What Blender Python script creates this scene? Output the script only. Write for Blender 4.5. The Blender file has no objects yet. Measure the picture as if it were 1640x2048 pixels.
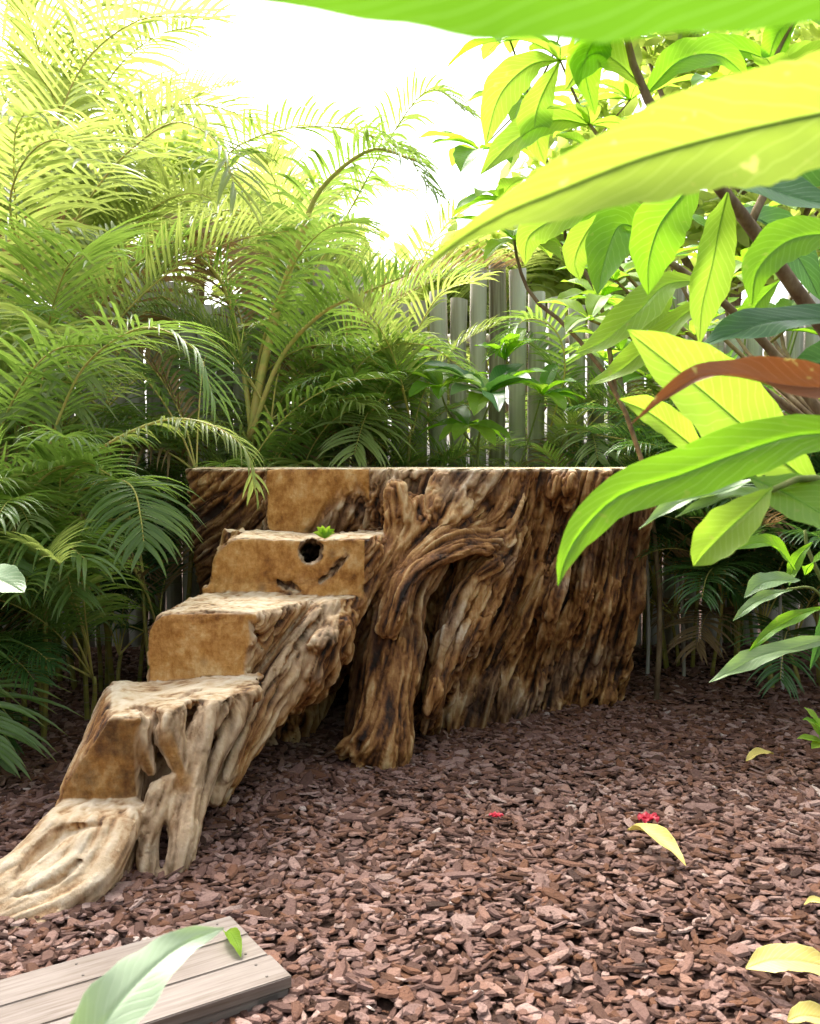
import bpy, math, random
import numpy as np
from mathutils import Vector, Matrix

# ------------------------------------------------------------------ camera, sky, sun, exposure
scene = bpy.context.scene
F_PX, CAM_H = 1900.0, 1.30          # focal length in pixels of the 1640 px wide frame, eye height
PITCH = math.atan(94.0 / F_PX)
cam_d = bpy.data.cameras.new('camera')
cam = bpy.data.objects.new('camera', cam_d)
scene.collection.objects.link(cam)
cam.location = (0, 0, CAM_H)
cam.rotation_euler = (math.pi / 2 - PITCH, 0, 0)
cam_d.sensor_fit = 'HORIZONTAL'
cam_d.sensor_width = 36
cam_d.lens = 36 * F_PX / 1640
cam_d.clip_start = 0.02
cam_d.clip_end = 500
cam_d.dof.use_dof = True
cam_d.dof.focus_distance = 3.9
cam_d.dof.aperture_fstop = 41.7 / 4.5
scene.camera = cam

SUN_EL, SUN_AZ = math.radians(52), math.radians(-24)     # azimuth from +Y towards +X
world = bpy.data.worlds.new('World')
scene.world = world
world.use_nodes = True
wn = world.node_tree
wn.nodes.clear()
sky = wn.nodes.new('ShaderNodeTexSky')
sky.sky_type = 'NISHITA'
sky.sun_disc = False
sky.sun_elevation = SUN_EL
sky.sun_rotation = SUN_AZ
sky.air_density = 1.0
sky.dust_density = 6.0
sky.ozone_density = 1.0
hs = wn.nodes.new('ShaderNodeHueSaturation')
hs.inputs['Saturation'].default_value = 0.35
bg = wn.nodes.new('ShaderNodeBackground')
bg.inputs[1].default_value = 0.15
wo = wn.nodes.new('ShaderNodeOutputWorld')
wn.links.new(sky.outputs[0], hs.inputs['Color'])
wn.links.new(hs.outputs[0], bg.inputs[0])
wn.links.new(bg.outputs[0], wo.inputs[0])

sun_d = bpy.data.lights.new('sun', 'SUN')
sun_d.energy = 2.0
sun_d.angle = math.radians(18)
sun_d.color = (1.0, 0.94, 0.84)
sun = bpy.data.objects.new('sun', sun_d)
scene.collection.objects.link(sun)
sv = Vector((math.sin(SUN_AZ) * math.cos(SUN_EL), math.cos(SUN_AZ) * math.cos(SUN_EL), math.sin(SUN_EL)))
sun.rotation_euler = sv.to_track_quat('Z', 'Y').to_euler()

scene.view_settings.view_transform = 'Standard'
scene.view_settings.look = 'None'
scene.view_settings.gamma = 1
scene.view_settings.exposure = 1.85
scene.cycles.max_bounces = 10
scene.cycles.diffuse_bounces = 4
scene.cycles.transmission_bounces = 6
scene.cycles.transparent_max_bounces = 12
scene.cycles.sample_clamp_indirect = 6

rng = random.Random(7)
nr = np.random.RandomState(11)
UP = Vector((0, 0, 1))


def P(px, py, d):
    """the world point at distance y = d that stands at this pixel of the photograph"""
    cx, cy = (px - 820) / F_PX, (1024 - py) / F_PX
    c, s = math.cos(PITCH), math.sin(PITCH)
    vy, vz = c + cy * s, -s + cy * c
    t = d / vy
    return Vector((cx * t, d, CAM_H + vz * t))


def G(px, py, z=0.0):
    """the point of the ground (or of height z) at this pixel"""
    cx, cy = (px - 820) / F_PX, (1024 - py) / F_PX
    c, s = math.cos(PITCH), math.sin(PITCH)
    vy, vz = c + cy * s, -s + cy * c
    t = (z - CAM_H) / vz
    return Vector((cx * t, vy * t, z))


# ------------------------------------------------------------------ object helpers
def link(name, me, parent=None, mats=()):
    o = bpy.data.objects.new(name, me)
    scene.collection.objects.link(o)
    if me is not None:
        for m in mats:
            if m.name not in [x.name for x in me.materials if x]:
                me.materials.append(m)
    if parent is not None:
        o.parent = parent
    return o


def tag(o, label=None, cat=None, group=None, kind=None):
    if label: o['label'] = label
    if cat: o['category'] = cat
    if group: o['group'] = group
    if kind: o['kind'] = kind
    return o


def thing(name, label, cat, loc=(0, 0, 0), group=None):
    o = bpy.data.objects.new(name, None)
    o.empty_display_size = 0.1
    scene.collection.objects.link(o)
    o.location = loc
    return tag(o, label, cat, group)


def mesh_np(name, V, quads=None, tris=None, attrs=None, smooth=True, matidx=None):
    me = bpy.data.meshes.new(name)
    V = np.asarray(V, dtype=np.float32).reshape(-1, 3)
    nq = 0 if quads is None else len(quads)
    nt = 0 if tris is None else len(tris)
    me.vertices.add(len(V))
    me.vertices.foreach_set('co', V.ravel())
    loops = []
    if nq: loops.append(np.asarray(quads, dtype=np.int32).ravel())
    if nt: loops.append(np.asarray(tris, dtype=np.int32).ravel())
    loops = np.concatenate(loops)
    me.loops.add(len(loops))
    me.loops.foreach_set('vertex_index', loops)
    me.polygons.add(nq + nt)
    st = np.concatenate([np.arange(nq) * 4, nq * 4 + np.arange(nt) * 3]).astype(np.int32)
    me.polygons.foreach_set('loop_start', st)
    me.polygons.foreach_set('use_smooth', np.full(nq + nt, smooth, dtype=bool))
    if matidx is not None:
        me.polygons.foreach_set('material_index', np.asarray(matidx, dtype=np.int32))
    for k, a in (attrs or {}).items():
        a = np.asarray(a, dtype=np.float32)
        if a.ndim == 1:
            at = me.attributes.new(k, 'FLOAT', 'POINT')
            at.data.foreach_set('value', a)
        else:
            at = me.attributes.new(k, 'FLOAT_VECTOR', 'POINT')
            at.data.foreach_set('vector', a.ravel())
    me.update(calc_edges=True)
    return me


class MB:
    """collects vertices, quads and one (u, v, r) vector per vertex"""
    def __init__(self):
        self.v, self.q, self.a, self.m = [], [], [], []

    def grid(self, rows, auv, closed=False, mat=0):
        b = len(self.v)
        n = len(rows[0])
        for r, ar in zip(rows, auv):
            self.v.extend([tuple(p) for p in r])
            self.a.extend([tuple(x) for x in ar])
        for i in range(len(rows) - 1):
            for j in range(n if closed else n - 1):
                k = (j + 1) % n
                self.q.append((b + i * n + j, b + i * n + k, b + (i + 1) * n + k, b + (i + 1) * n + j))
                self.m.append(mat)

    def tube(self, pts, radii, n=7, mat=0, r=0.5, cap=True):
        rows, au = [], []
        pts = [Vector(p) for p in pts]
        side = None
        for i, p in enumerate(pts):
            t = (pts[min(i + 1, len(pts) - 1)] - pts[max(i - 1, 0)]).normalized()
            if side is None:
                side = t.cross(Vector((0.3, 0.9, 0.1))).normalized()
            else:
                side = (side - t * side.dot(t)).normalized()
            b2 = t.cross(side)
            rad = radii[i] if hasattr(radii, '__len__') else radii
            rows.append([p + (side * math.cos(2 * math.pi * j / n) + b2 * math.sin(2 * math.pi * j / n)) * rad for j in range(n)])
            au.append([(i / max(1, len(pts) - 1), j / n, r) for j in range(n)])
        if cap:
            rows = [[pts[0]] * n] + rows + [[pts[-1]] * n]
            au = [au[0]] + au + [au[-1]]
        self.grid(rows, au, True, mat)

    def mesh(self, name, smooth=True):
        return mesh_np(name, self.v, quads=self.q, attrs={'uvr': self.a}, smooth=smooth, matidx=self.m)


def spline(ctrl, n):
    """Catmull-Rom through tuples of any length"""
    c = [np.array(tuple(x), dtype=float) for x in ctrl]
    c = [2 * c[0] - c[1]] + c + [2 * c[-1] - c[-2]]
    out = []
    m = len(c) - 3
    for i in range(n):
        t = i / (n - 1) * m
        k = min(int(t), m - 1)
        u = t - k
        a, b, d, e = c[k:k + 4]
        out.append(0.5 * ((2 * b) + (d - a) * u + (2 * a - 5 * b + 4 * d - e) * u * u + (3 * b - a - 3 * d + e) * u ** 3))
    return out


# ------------------------------------------------------------------ materials
class NT:
    def __init__(self, name):
        self.m = bpy.data.materials.new(name)
        self.m.use_nodes = True
        self.t = self.m.node_tree
        self.t.nodes.clear()
        self.out = self.n('ShaderNodeOutputMaterial')

    def n(self, typ, **kw):
        nd = self.t.nodes.new(typ)
        for k, v in kw.items(): setattr(nd, k, v)
        return nd

    def l(self, a, b): self.t.links.new(a, b)

    def val(self, sock, v):
        if hasattr(v, 'is_linked') or isinstance(v, bpy.types.NodeSocket): self.l(v, sock)
        else: sock.default_value = v

    def noise(self, vec, scale, detail=4, rough=0.55, dist=0.0):
        nd = self.n('ShaderNodeTexNoise')
        if vec is not None: self.l(vec, nd.inputs['Vector'])
        nd.inputs['Scale'].default_value = scale
        nd.inputs['Detail'].default_value = detail
        nd.inputs['Roughness'].default_value = rough
        nd.inputs['Distortion'].default_value = dist
        return nd.outputs[0]

    def ramp(self, fac, stops, interp='LINEAR'):
        nd = self.n('ShaderNodeValToRGB')
        cr = nd.color_ramp
        cr.interpolation = interp
        while len(cr.elements) < len(stops): cr.elements.new(0.5)
        for e, (p, c) in zip(cr.elements, stops):
            e.position = p
            e.color = (*c, 1) if len(c) == 3 else c
        self.l(fac, nd.inputs[0])
        return nd.outputs[0]

    def mix(self, fac, a, b, mode='MIX'):
        nd = self.n('ShaderNodeMix', data_type='RGBA', blend_type=mode)
        self.val(nd.inputs[0], fac)
        for s, v in ((nd.inputs[6], a), (nd.inputs[7], b)):
            if isinstance(v, tuple): s.default_value = (*v, 1)
            else: self.l(v, s)
        return nd.outputs[2]

    def math(self, op, a, b=0.0, c=None, clamp=False):
        nd = self.n('ShaderNodeMath', operation=op, use_clamp=clamp)
        self.val(nd.inputs[0], a)
        self.val(nd.inputs[1], b)
        if c is not None: self.val(nd.inputs[2], c)
        return nd.outputs[0]

    def attr(self, name):
        return self.n('ShaderNodeAttribute', attribute_name=name)

    def objc(self): return self.n('ShaderNodeTexCoord').outputs['Object']

    def mapping(self, vec, scale=(1, 1, 1), rot=(0, 0, 0)):
        nd = self.n('ShaderNodeMapping')
        self.l(vec, nd.inputs[0])
        nd.inputs['Scale'].default_value = scale
        nd.inputs['Rotation'].default_value = rot
        return nd.outputs[0]

    def principled(self, col, rough=0.7, bump=None, bstr=0.3, bdist=0.01, spec=0.3):
        b = self.n('ShaderNodeBsdfPrincipled')
        self.val(b.inputs['Base Color'], (*col, 1) if isinstance(col, tuple) else col)
        self.val(b.inputs['Roughness'], rough)
        b.inputs['Specular IOR Level'].default_value = spec
        if bump is not None:
            bn = self.n('ShaderNodeBump')
            bn.inputs['Strength'].default_value = bstr
            bn.inputs['Distance'].default_value = bdist
            self.l(bump, bn.inputs['Height'])
            self.l(bn.outputs[0], b.inputs['Normal'])
        return b

    def done(self, sh):
        self.l(sh.outputs[0] if hasattr(sh, 'outputs') else sh, self.out.inputs[0])
        return self.m


def leaf_mat(name, dark, light, trans, tw=0.5, rough=0.38, veins=True, rib=(0.35, 0.5, 0.12), spec=0.5, spots=0.0, rndmix=0.6, tiprust=0.0):
    """leaf blade: reflects dark..light green, lets the tint trans through. uvr = (along, across -1..1, random)"""
    t = NT(name)
    a = t.attr('uvr')
    sep = t.n('ShaderNodeSeparateXYZ')
    t.l(a.outputs['Vector'], sep.inputs[0])
    u, v, r = sep.outputs
    oi = t.n('ShaderNodeObjectInfo').outputs['Random']
    rr = t.math('ADD', t.math('MULTIPLY', r, rndmix), t.math('MULTIPLY', oi, 1 - rndmix))
    big = t.noise(t.objc(), 14, 6, 0.65)
    rr2 = t.math('ADD', t.math('MULTIPLY', rr, 0.5), t.math('MULTIPLY', t.math('SUBTRACT', big, 0.2), 0.8), clamp=True)
    col = t.mix(rr2, dark, light)
    tcol = t.mix(rr2, tuple(x * 0.62 for x in trans), tuple(min(1, x * 1.1) for x in trans))
    bump = None
    if veins:
        av = t.math('ABSOLUTE', v)
        ph = t.math('SUBTRACT', t.math('MULTIPLY', u, 17.0), t.math('ADD', t.math('MULTIPLY', av, 3.2), t.math('MULTIPLY', t.noise(t.objc(), 7, 3), 2.2)))
        fr = t.math('ABSOLUTE', t.math('SUBTRACT', t.math('FRACT', ph), 0.5))
        vein = t.math('SUBTRACT', 1.0, t.math('MULTIPLY', t.math('SUBTRACT', 0.5, fr), 9.0), clamp=True)
        mid = t.math('SUBTRACT', 1.0, t.math('MULTIPLY', av, 20.0), clamp=True)
        vs = t.math('MAXIMUM', t.math('MULTIPLY', vein, 0.5), mid)
        col = t.mix(vs, col, rib)
        tcol = t.mix(t.math('MULTIPLY', vs, 0.55), tcol, tuple(min(1, x * 1.2 + 0.08) for x in trans))
        bump = t.math('SUBTRACT', 0.0, t.math('MAXIMUM', vein, mid))
        edge = t.math('SUBTRACT', av, 0.93)
        edge = t.math('MULTIPLY', edge, 10.0, clamp=True)
        col = t.mix(edge, col, tuple(min(1, x * 1.5) for x in light))
    if spots:
        sp = t.ramp(t.noise(t.objc(), 42, 2), [(0.66, (0, 0, 0)), (0.72, (1, 1, 1))])
        spm = t.math('MULTIPLY', sp, spots)
        col = t.mix(spm, col, (0.30, 0.20, 0.06))
        tcol = t.mix(spm, tcol, (0.75, 0.75, 0.2))
    if tiprust:
        tm = t.math('MULTIPLY', t.math('SUBTRACT', t.math('ADD', u, t.math('MULTIPLY', rr, 0.3)), 1.02), 6.0, clamp=True)
        tm = t.math('MULTIPLY', tm, tiprust)
        col = t.mix(tm, col, (0.35, 0.22, 0.07))
    if bump is None:
        bump = t.noise(t.objc(), 120, 2)
    b = t.principled(col, rough, bump, 0.25, 0.002, spec)
    tr = t.n('ShaderNodeBsdfTranslucent')
    t.l(tcol, tr.inputs[0])
    mx = t.n('ShaderNodeMixShader')
    mx.inputs[0].default_value = tw
    t.l(b.outputs[0], mx.inputs[1])
    t.l(tr.outputs[0], mx.inputs[2])
    return t.done(mx)


M = {}
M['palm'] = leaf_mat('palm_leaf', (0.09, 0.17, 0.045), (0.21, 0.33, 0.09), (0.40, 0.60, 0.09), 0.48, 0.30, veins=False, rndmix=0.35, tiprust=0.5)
M['palm_sun'] = leaf_mat('palm_leaf_sunlit', (0.16, 0.25, 0.08), (0.34, 0.42, 0.16), (0.54, 0.64, 0.14), 0.55, 0.34, veins=False, rndmix=0.35, tiprust=0.4)  # paler copy of the palm green, sunlight painted into the colour
M['palm_shade'] = leaf_mat('palm_leaf_shaded', (0.025, 0.075, 0.018), (0.07, 0.16, 0.035), (0.14, 0.30, 0.04), 0.38, 0.32, veins=False, rndmix=0.35)  # darker copy of the palm green, deep shade painted into the colour
M['broad'] = leaf_mat('broad_leaf', (0.08, 0.24, 0.015), (0.16, 0.36, 0.03), (0.33, 0.66, 0.02), 0.6, 0.42, spots=0.25, spec=0.3)
M['broad_lime'] = leaf_mat('broad_leaf_lime', (0.18, 0.38, 0.03), (0.34, 0.52, 0.06), (0.46, 0.72, 0.05), 0.6, 0.45, spec=0.3, rib=(0.55, 0.62, 0.2), spots=0.3)
M['broad_dark'] = leaf_mat('broad_leaf_deep', (0.03, 0.10, 0.035), (0.06, 0.17, 0.05), (0.12, 0.30, 0.04), 0.35, 0.33, rib=(0.16, 0.3, 0.12))
M['broad_pale'] = leaf_mat('broad_leaf_greyish', (0.16, 0.28, 0.12), (0.28, 0.40, 0.20), (0.35, 0.55, 0.12), 0.4, 0.35, rib=(0.4, 0.5, 0.25))
M['near_lime'] = leaf_mat('near_leaf_lime', (0.12, 0.28, 0.02), (0.26, 0.42, 0.07), (0.36, 0.48, 0.05), 0.5, 0.40, rib=(0.45, 0.58, 0.18), spots=0.8, spec=0.4)
M['near_green'] = leaf_mat('near_leaf_green', (0.06, 0.19, 0.01), (0.12, 0.27, 0.02), (0.11, 0.26, 0.012), 0.5, 0.45, spec=0.3)
M['mint'] = leaf_mat('variegated_sky_sheen_leaf', (0.34, 0.48, 0.26), (0.50, 0.62, 0.42), (0.45, 0.65, 0.2), 0.35, 0.35, rib=(0.6, 0.7, 0.5))  # variegated green, with sky reflection painted in as paler tone
M['yellow_leaf'] = leaf_mat('fallen_leaf_yellow', (0.55, 0.43, 0.08), (0.75, 0.62, 0.20), (0.6, 0.5, 0.1), 0.15, 0.55, rib=(0.7, 0.6, 0.3), spots=0.8)
M['dry_leaf'] = leaf_mat('dead_leaf', (0.16, 0.055, 0.02), (0.30, 0.12, 0.04), (0.32, 0.10, 0.025), 0.22, 0.5, rib=(0.25, 0.1, 0.04), spots=0.5)
M['petal'] = leaf_mat('petal_red', (0.45, 0.01, 0.03), (0.65, 0.02, 0.06), (0.6, 0.02, 0.05), 0.25, 0.5, veins=False)


def rachis_mat():
    t = NT('palm_stalk')
    a = t.attr('uvr')
    sep = t.n('ShaderNodeSeparateXYZ')
    t.l(a.outputs['Vector'], sep.inputs[0])
    n = t.noise(t.objc(), 14, 4)
    c = t.ramp(n, [(0.3, (0.40, 0.42, 0.10)), (0.5, (0.58, 0.50, 0.14)), (0.7, (0.64, 0.44, 0.14))])
    return t.done(t.principled(c, 0.45))


M['rachis'] = rachis_mat()
M['palm_dry'] = leaf_mat('palm_leaf_dead', (0.20, 0.12, 0.05), (0.38, 0.26, 0.12), (0.35, 0.22, 0.08), 0.3, 0.7, veins=False, rndmix=0.35)


def cane_mat():
    t = NT('palm_cane')
    o = t.objc()
    sep = t.n('ShaderNodeSeparateXYZ')
    t.l(o, sep.inputs[0])
    zz = t.math('ADD', t.math('MULTIPLY', sep.outputs[2], 9.0), t.math('MULTIPLY', t.noise(o, 3, 2), 1.2))
    ring = t.math('MULTIPLY', t.math('ABSOLUTE', t.math('SUBTRACT', t.math('FRACT', zz), 0.5)), 2.0)
    rm = t.ramp(ring, [(0.0, (1, 1, 1)), (0.09, (0, 0, 0))])
    n = t.noise(o, 7, 5)
    c = t.ramp(n, [(0.3, (0.13, 0.15, 0.03)), (0.5, (0.30, 0.27, 0.06)), (0.7, (0.38, 0.26, 0.09))])
    c = t.mix(rm, c, (0.30, 0.25, 0.15))
    return t.done(t.principled(c, 0.5, rm, 0.5, 0.004))


M['cane'] = cane_mat()


def bark_mat(name, c0, c1, c2, sc=30):
    t = NT(name)
    o = t.objc()
    n = t.noise(t.mapping(o, (1, 1, 0.4)), sc, 6, 0.65)
    c = t.ramp(n, [(0.3, c0), (0.5, c1), (0.72, c2)])
    return t.done(t.principled(c, 0.85, n, 0.6, 0.006, 0.2))


M['twig'] = bark_mat('twig_bark', (0.10, 0.06, 0.035), (0.19, 0.13, 0.07), (0.30, 0.24, 0.14))
M['green_twig'] = bark_mat('green_stem', (0.10, 0.14, 0.03), (0.18, 0.22, 0.06), (0.26, 0.26, 0.10))


def fence_mat():
    t = NT('weathered_pole')
    o = t.objc()
    oi = t.n('ShaderNodeObjectInfo').outputs['Random']
    n = t.noise(t.mapping(o, (12, 12, 0.9)), 3.0, 6, 0.7)
    n2 = t.noise(o, 1.7, 3)
    f = t.math('ADD', t.math('MULTIPLY', n, 0.6), t.math('ADD', t.math('MULTIPLY', oi, 0.3), t.math('MULTIPLY', n2, 0.2)))
    c = t.ramp(f, [(0.3, (0.16, 0.13, 0.09)), (0.45, (0.34, 0.31, 0.25)), (0.6, (0.50, 0.47, 0.42)), (0.85, (0.62, 0.60, 0.55))])
    return t.done(t.principled(c, 0.85, n, 0.6, 0.006, 0.2))


M['fence'] = fence_mat()


def plank_mat():
    t = NT('weathered_decking')
    o = t.objc()
    oi = t.n('ShaderNodeObjectInfo').outputs['Random']
    g = t.noise(t.mapping(o, (1.5, 38, 38)), 2.2, 7, 0.65, 0.4)
    n2 = t.noise(t.mapping(o, (1, 2.5, 2.5)), 3.0, 4)
    f = t.math('ADD', t.math('MULTIPLY', g, 0.65), t.math('ADD', t.math('MULTIPLY', n2, 0.3), t.math('MULTIPLY', oi, 0.08)))
    c = t.ramp(f, [(0.34, (0.09, 0.065, 0.05)), (0.44, (0.165, 0.13, 0.105)), (0.55, (0.225, 0.185, 0.16)), (0.72, (0.29, 0.25, 0.22))])
    return t.done(t.principled(c, 0.75, g, 0.5, 0.003, 0.25))


M['plank'] = plank_mat()


def simple_mat(name, c, rough=0.6, metal=0.0):
    t = NT(name)
    n = t.noise(t.objc(), 60, 3)
    col = t.mix(n, tuple(x * 0.7 for x in c), tuple(min(1, x * 1.25) for x in c))
    b = t.principled(col, rough, n, 0.2, 0.001)
    b.inputs['Metallic'].default_value = metal
    return t.done(b)


M['nail'] = simple_mat('nail_steel', (0.12, 0.10, 0.09), 0.5, 0.6)


def soil_mat():
    t = NT('dark_soil')
    o = t.objc()
    n = t.noise(o, 22, 8, 0.7)
    c = t.ramp(n, [(0.3, (0.012, 0.008, 0.006)), (0.5, (0.07, 0.038, 0.028)), (0.75, (0.14, 0.085, 0.062))])
    return t.done(t.principled(c, 0.95, n, 1.0, 0.03, 0.1))


M['soil'] = soil_mat()


def chip_mat():
    t = NT('bark_chip')
    a = t.attr('uvr')
    sep = t.n('ShaderNodeSeparateXYZ')
    t.l(a.outputs['Vector'], sep.inputs[0])
    u, v, r = sep.outputs
    o = t.objc()
    n = t.noise(o, 140, 4, 0.7)
    c = t.ramp(r, [(0.0, (0.030, 0.016, 0.012)), (0.25, (0.085, 0.042, 0.030)), (0.5, (0.19, 0.108, 0.090)),
                   (0.72, (0.31, 0.198, 0.168)), (0.9, (0.40, 0.285, 0.245)), (1.0, (0.48, 0.38, 0.33))])
    c = t.mix(t.math('MULTIPLY', v, 0.45), c, (0.22, 0.085, 0.03))
    c = t.mix(t.math('MULTIPLY', t.math('SUBTRACT', n, 0.45), 2.2, clamp=True), c, (0.07, 0.035, 0.028))
    return t.done(t.principled(c, 0.75, n, 0.8, 0.006, 0.2))


M['chip'] = chip_mat()


def wood_mat():
    """carved root: zone.x = sawn riser face, zone.y = sawn tread or table top, zone.z = dark heartwood; grain = ridges baked into the shape"""
    t = NT('old_root_wood')
    o = t.objc()
    g = t.attr('grain').outputs['Fac']
    z = t.attr('zone')
    sep = t.n('ShaderNodeSeparateXYZ')
    t.l(z.outputs['Vector'], sep.inputs[0])
    cut, tread, dark = sep.outputs
    big = t.noise(o, 2.6, 4, 0.6)
    med = t.noise(o, 9, 5, 0.6)
    fine = t.noise(o, 90, 5, 0.7)
    gf = t.math('ADD', t.math('MULTIPLY', g, 0.78), t.math('MULTIPLY', fine, 0.24))
    fib = t.noise(t.mapping(o, (95, 95, 9), (0, math.radians(24), 0)), 1.0, 5, 0.7)
    gf = t.math('ADD', gf, t.math('MULTIPLY', t.math('SUBTRACT', fib, 0.5), 0.42))
    warm = t.ramp(gf, [(0.20, (0.016, 0.007, 0.003)), (0.34, (0.085, 0.030, 0.008)), (0.50, (0.23, 0.092, 0.024)),
                       (0.68, (0.40, 0.20, 0.066)), (0.90, (0.60, 0.40, 0.20))])
    grey = t.ramp(gf, [(0.20, (0.018, 0.012, 0.009)), (0.34, (0.085, 0.044, 0.026)), (0.52, (0.21, 0.125, 0.072)),
                       (0.74, (0.38, 0.27, 0.18)), (0.92, (0.62, 0.53, 0.43))])
    flank = t.mix(t.ramp(big, [(0.52, (0, 0, 0)), (0.68, (0.75, 0.75, 0.75))]), warm, grey)
    kn = t.n('ShaderNodeTexVoronoi')
    kn.inputs['Scale'].default_value = 5.5
    t.l(t.mapping(o, (1, 1, 0.8)), kn.inputs['Vector'])
    saw_sp = t.ramp(kn.outputs['Distance'], [(0.05, (1, 1, 1)), (0.16, (0, 0, 0))])
    flank = t.mix(t.math('MULTIPLY', dark, 0.75), flank, t.mix(0.65, flank, (0.03, 0.012, 0.006)))
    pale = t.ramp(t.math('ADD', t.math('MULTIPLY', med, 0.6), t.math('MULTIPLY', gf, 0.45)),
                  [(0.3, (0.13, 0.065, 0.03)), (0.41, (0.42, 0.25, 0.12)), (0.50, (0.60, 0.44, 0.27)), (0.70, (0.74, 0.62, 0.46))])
    sp = t.noise(o, 55, 6, 0.75)
    stk = t.noise(t.mapping(o, (11, 3, 4)), 1.6, 6, 0.7, 0.8)
    sp = t.math('ADD', t.math('MULTIPLY', sp, 0.5), t.math('MULTIPLY', stk, 0.5))
    saw = t.ramp(t.math('ADD', t.math('MULTIPLY', med, 0.5), t.math('MULTIPLY', sp, 0.5)),
                 [(0.36, (0.13, 0.042, 0.008)), (0.45, (0.36, 0.150, 0.030)), (0.53, (0.54, 0.27, 0.075)), (0.64, (0.70, 0.46, 0.21))])
    saw = t.mix(t.math('MULTIPLY', t.math('MULTIPLY', dark, cut), t.ramp(t.noise(o, 7, 5, 0.7), [(0.35, (0.2, 0.2, 0.2)), (0.6, (1, 1, 1))])), saw, (0.055, 0.022, 0.008))
    saw = t.mix(t.math('MULTIPLY', saw_sp, 0.7), saw, (0.10, 0.04, 0.015))
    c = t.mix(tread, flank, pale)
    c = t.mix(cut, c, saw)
    bumph = t.math('ADD', t.math('MULTIPLY', fine, 0.5), t.math('MULTIPLY', g, 0.5))
    bumph = t.math('ADD', bumph, t.math('MULTIPLY', fib, 0.45))
    marks = t.noise(t.mapping(o, (9, 9, 60), (0, 0.35, 0)), 1.0, 3, 0.6, 1.5)
    bumph = t.math('ADD', bumph, t.math('MULTIPLY', t.math('MULTIPLY', marks, cut), 0.3))
    b = t.principled(c, 0.6, bumph, 0.8, 0.010, 0.3)
    return t.done(b)


M['wood'] = wood_mat()

# ------------------------------------------------------------------ ground
def build_ground():
    s = np.concatenate([np.linspace(-60, -4, 12), np.linspace(-3.8, 3.8, 60), np.linspace(4, 60, 12)])
    yy = np.concatenate([np.linspace(-20, 1, 8), np.linspace(1.2, 8, 60), np.linspace(9, 120, 14)])
    X, Y = np.meshgrid(s, yy, indexing='ij')
    Z = ground_z(X, Y)
    V = np.stack([X, Y, Z], -1).reshape(-1, 3)
    n = len(yy)
    i, j = np.meshgrid(np.arange(len(s) - 1), np.arange(n - 1), indexing='ij')
    a = (i * n + j).ravel()
    Q = np.stack([a, a + n, a + n + 1, a + 1], 1)
    o = link('ground', mesh_np('ground', V, quads=Q), None, [M['soil']])
    tag(o, kind='structure')


def ground_z(X, Y):
    near = np.clip(1 - np.abs(X) / 6, 0, 1) * np.clip((9 - Y) / 3, 0, 1)
    mound = 0.16 * np.exp(-((X - 1.9) ** 2 / 0.35 + (Y - 5.9) ** 2 / 0.25))
    return near * (0.012 * np.sin(3.1 * X + 1.3 * Y) + 0.01 * np.sin(5.3 * Y - 2.0 * X)) - 0.012 + mound


build_ground()

# platform frame: corner points solved from the photograph on the plane z = 0.062
PL_Z = 0.062
PC = G(460, 1830, PL_Z)                     # far right corner
PR = G(605, 1945, PL_Z)                     # near right corner
pdir = (G(0, 1958, PL_Z) - PC)
pdir.z = 0
pdir.normalize()
pside = Vector((-pdir.y, pdir.x, 0))
if pside.dot(PR - PC) < 0: pside = -pside
PW = (PR - PC).dot(pside)


def chip_templates(n=14):
    T = []
    r2 = np.random.RandomState(5)
    for k in range(n):
        m = 8
        ang = np.sort(r2.rand(m) * 0.5 + np.arange(m)) / m * 2 * np.pi
        el = 0.42 + 0.38 * r2.rand()
        rad = 0.5 * (0.72 + 0.45 * r2.rand(m))
        x, y = np.cos(ang) * rad, np.sin(ang) * rad * el
        curl = (r2.rand() - 0.35) * 0.5
        zt = curl * x * x + (r2.rand(m) - 0.5) * 0.07
        th = 0.07 + 0.07 * r2.rand()
        top = np.stack([x * 0.86, y * 0.82, zt + th], 1)
        bot = np.stack([x, y, zt - 0.02], 1)
        ctr = np.array([[0, 0, th + 0.03 * r2.rand() + 0.02]])
        V = np.concatenate([top, bot, ctr])
        q = [(i, m + i, m + (i + 1) % m, (i + 1) % m) for i in range(m)]
        tr = [(i, (i + 1) % m, 2 * m) for i in range(m)]
        T.append((V, q, tr))
    return T


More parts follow.
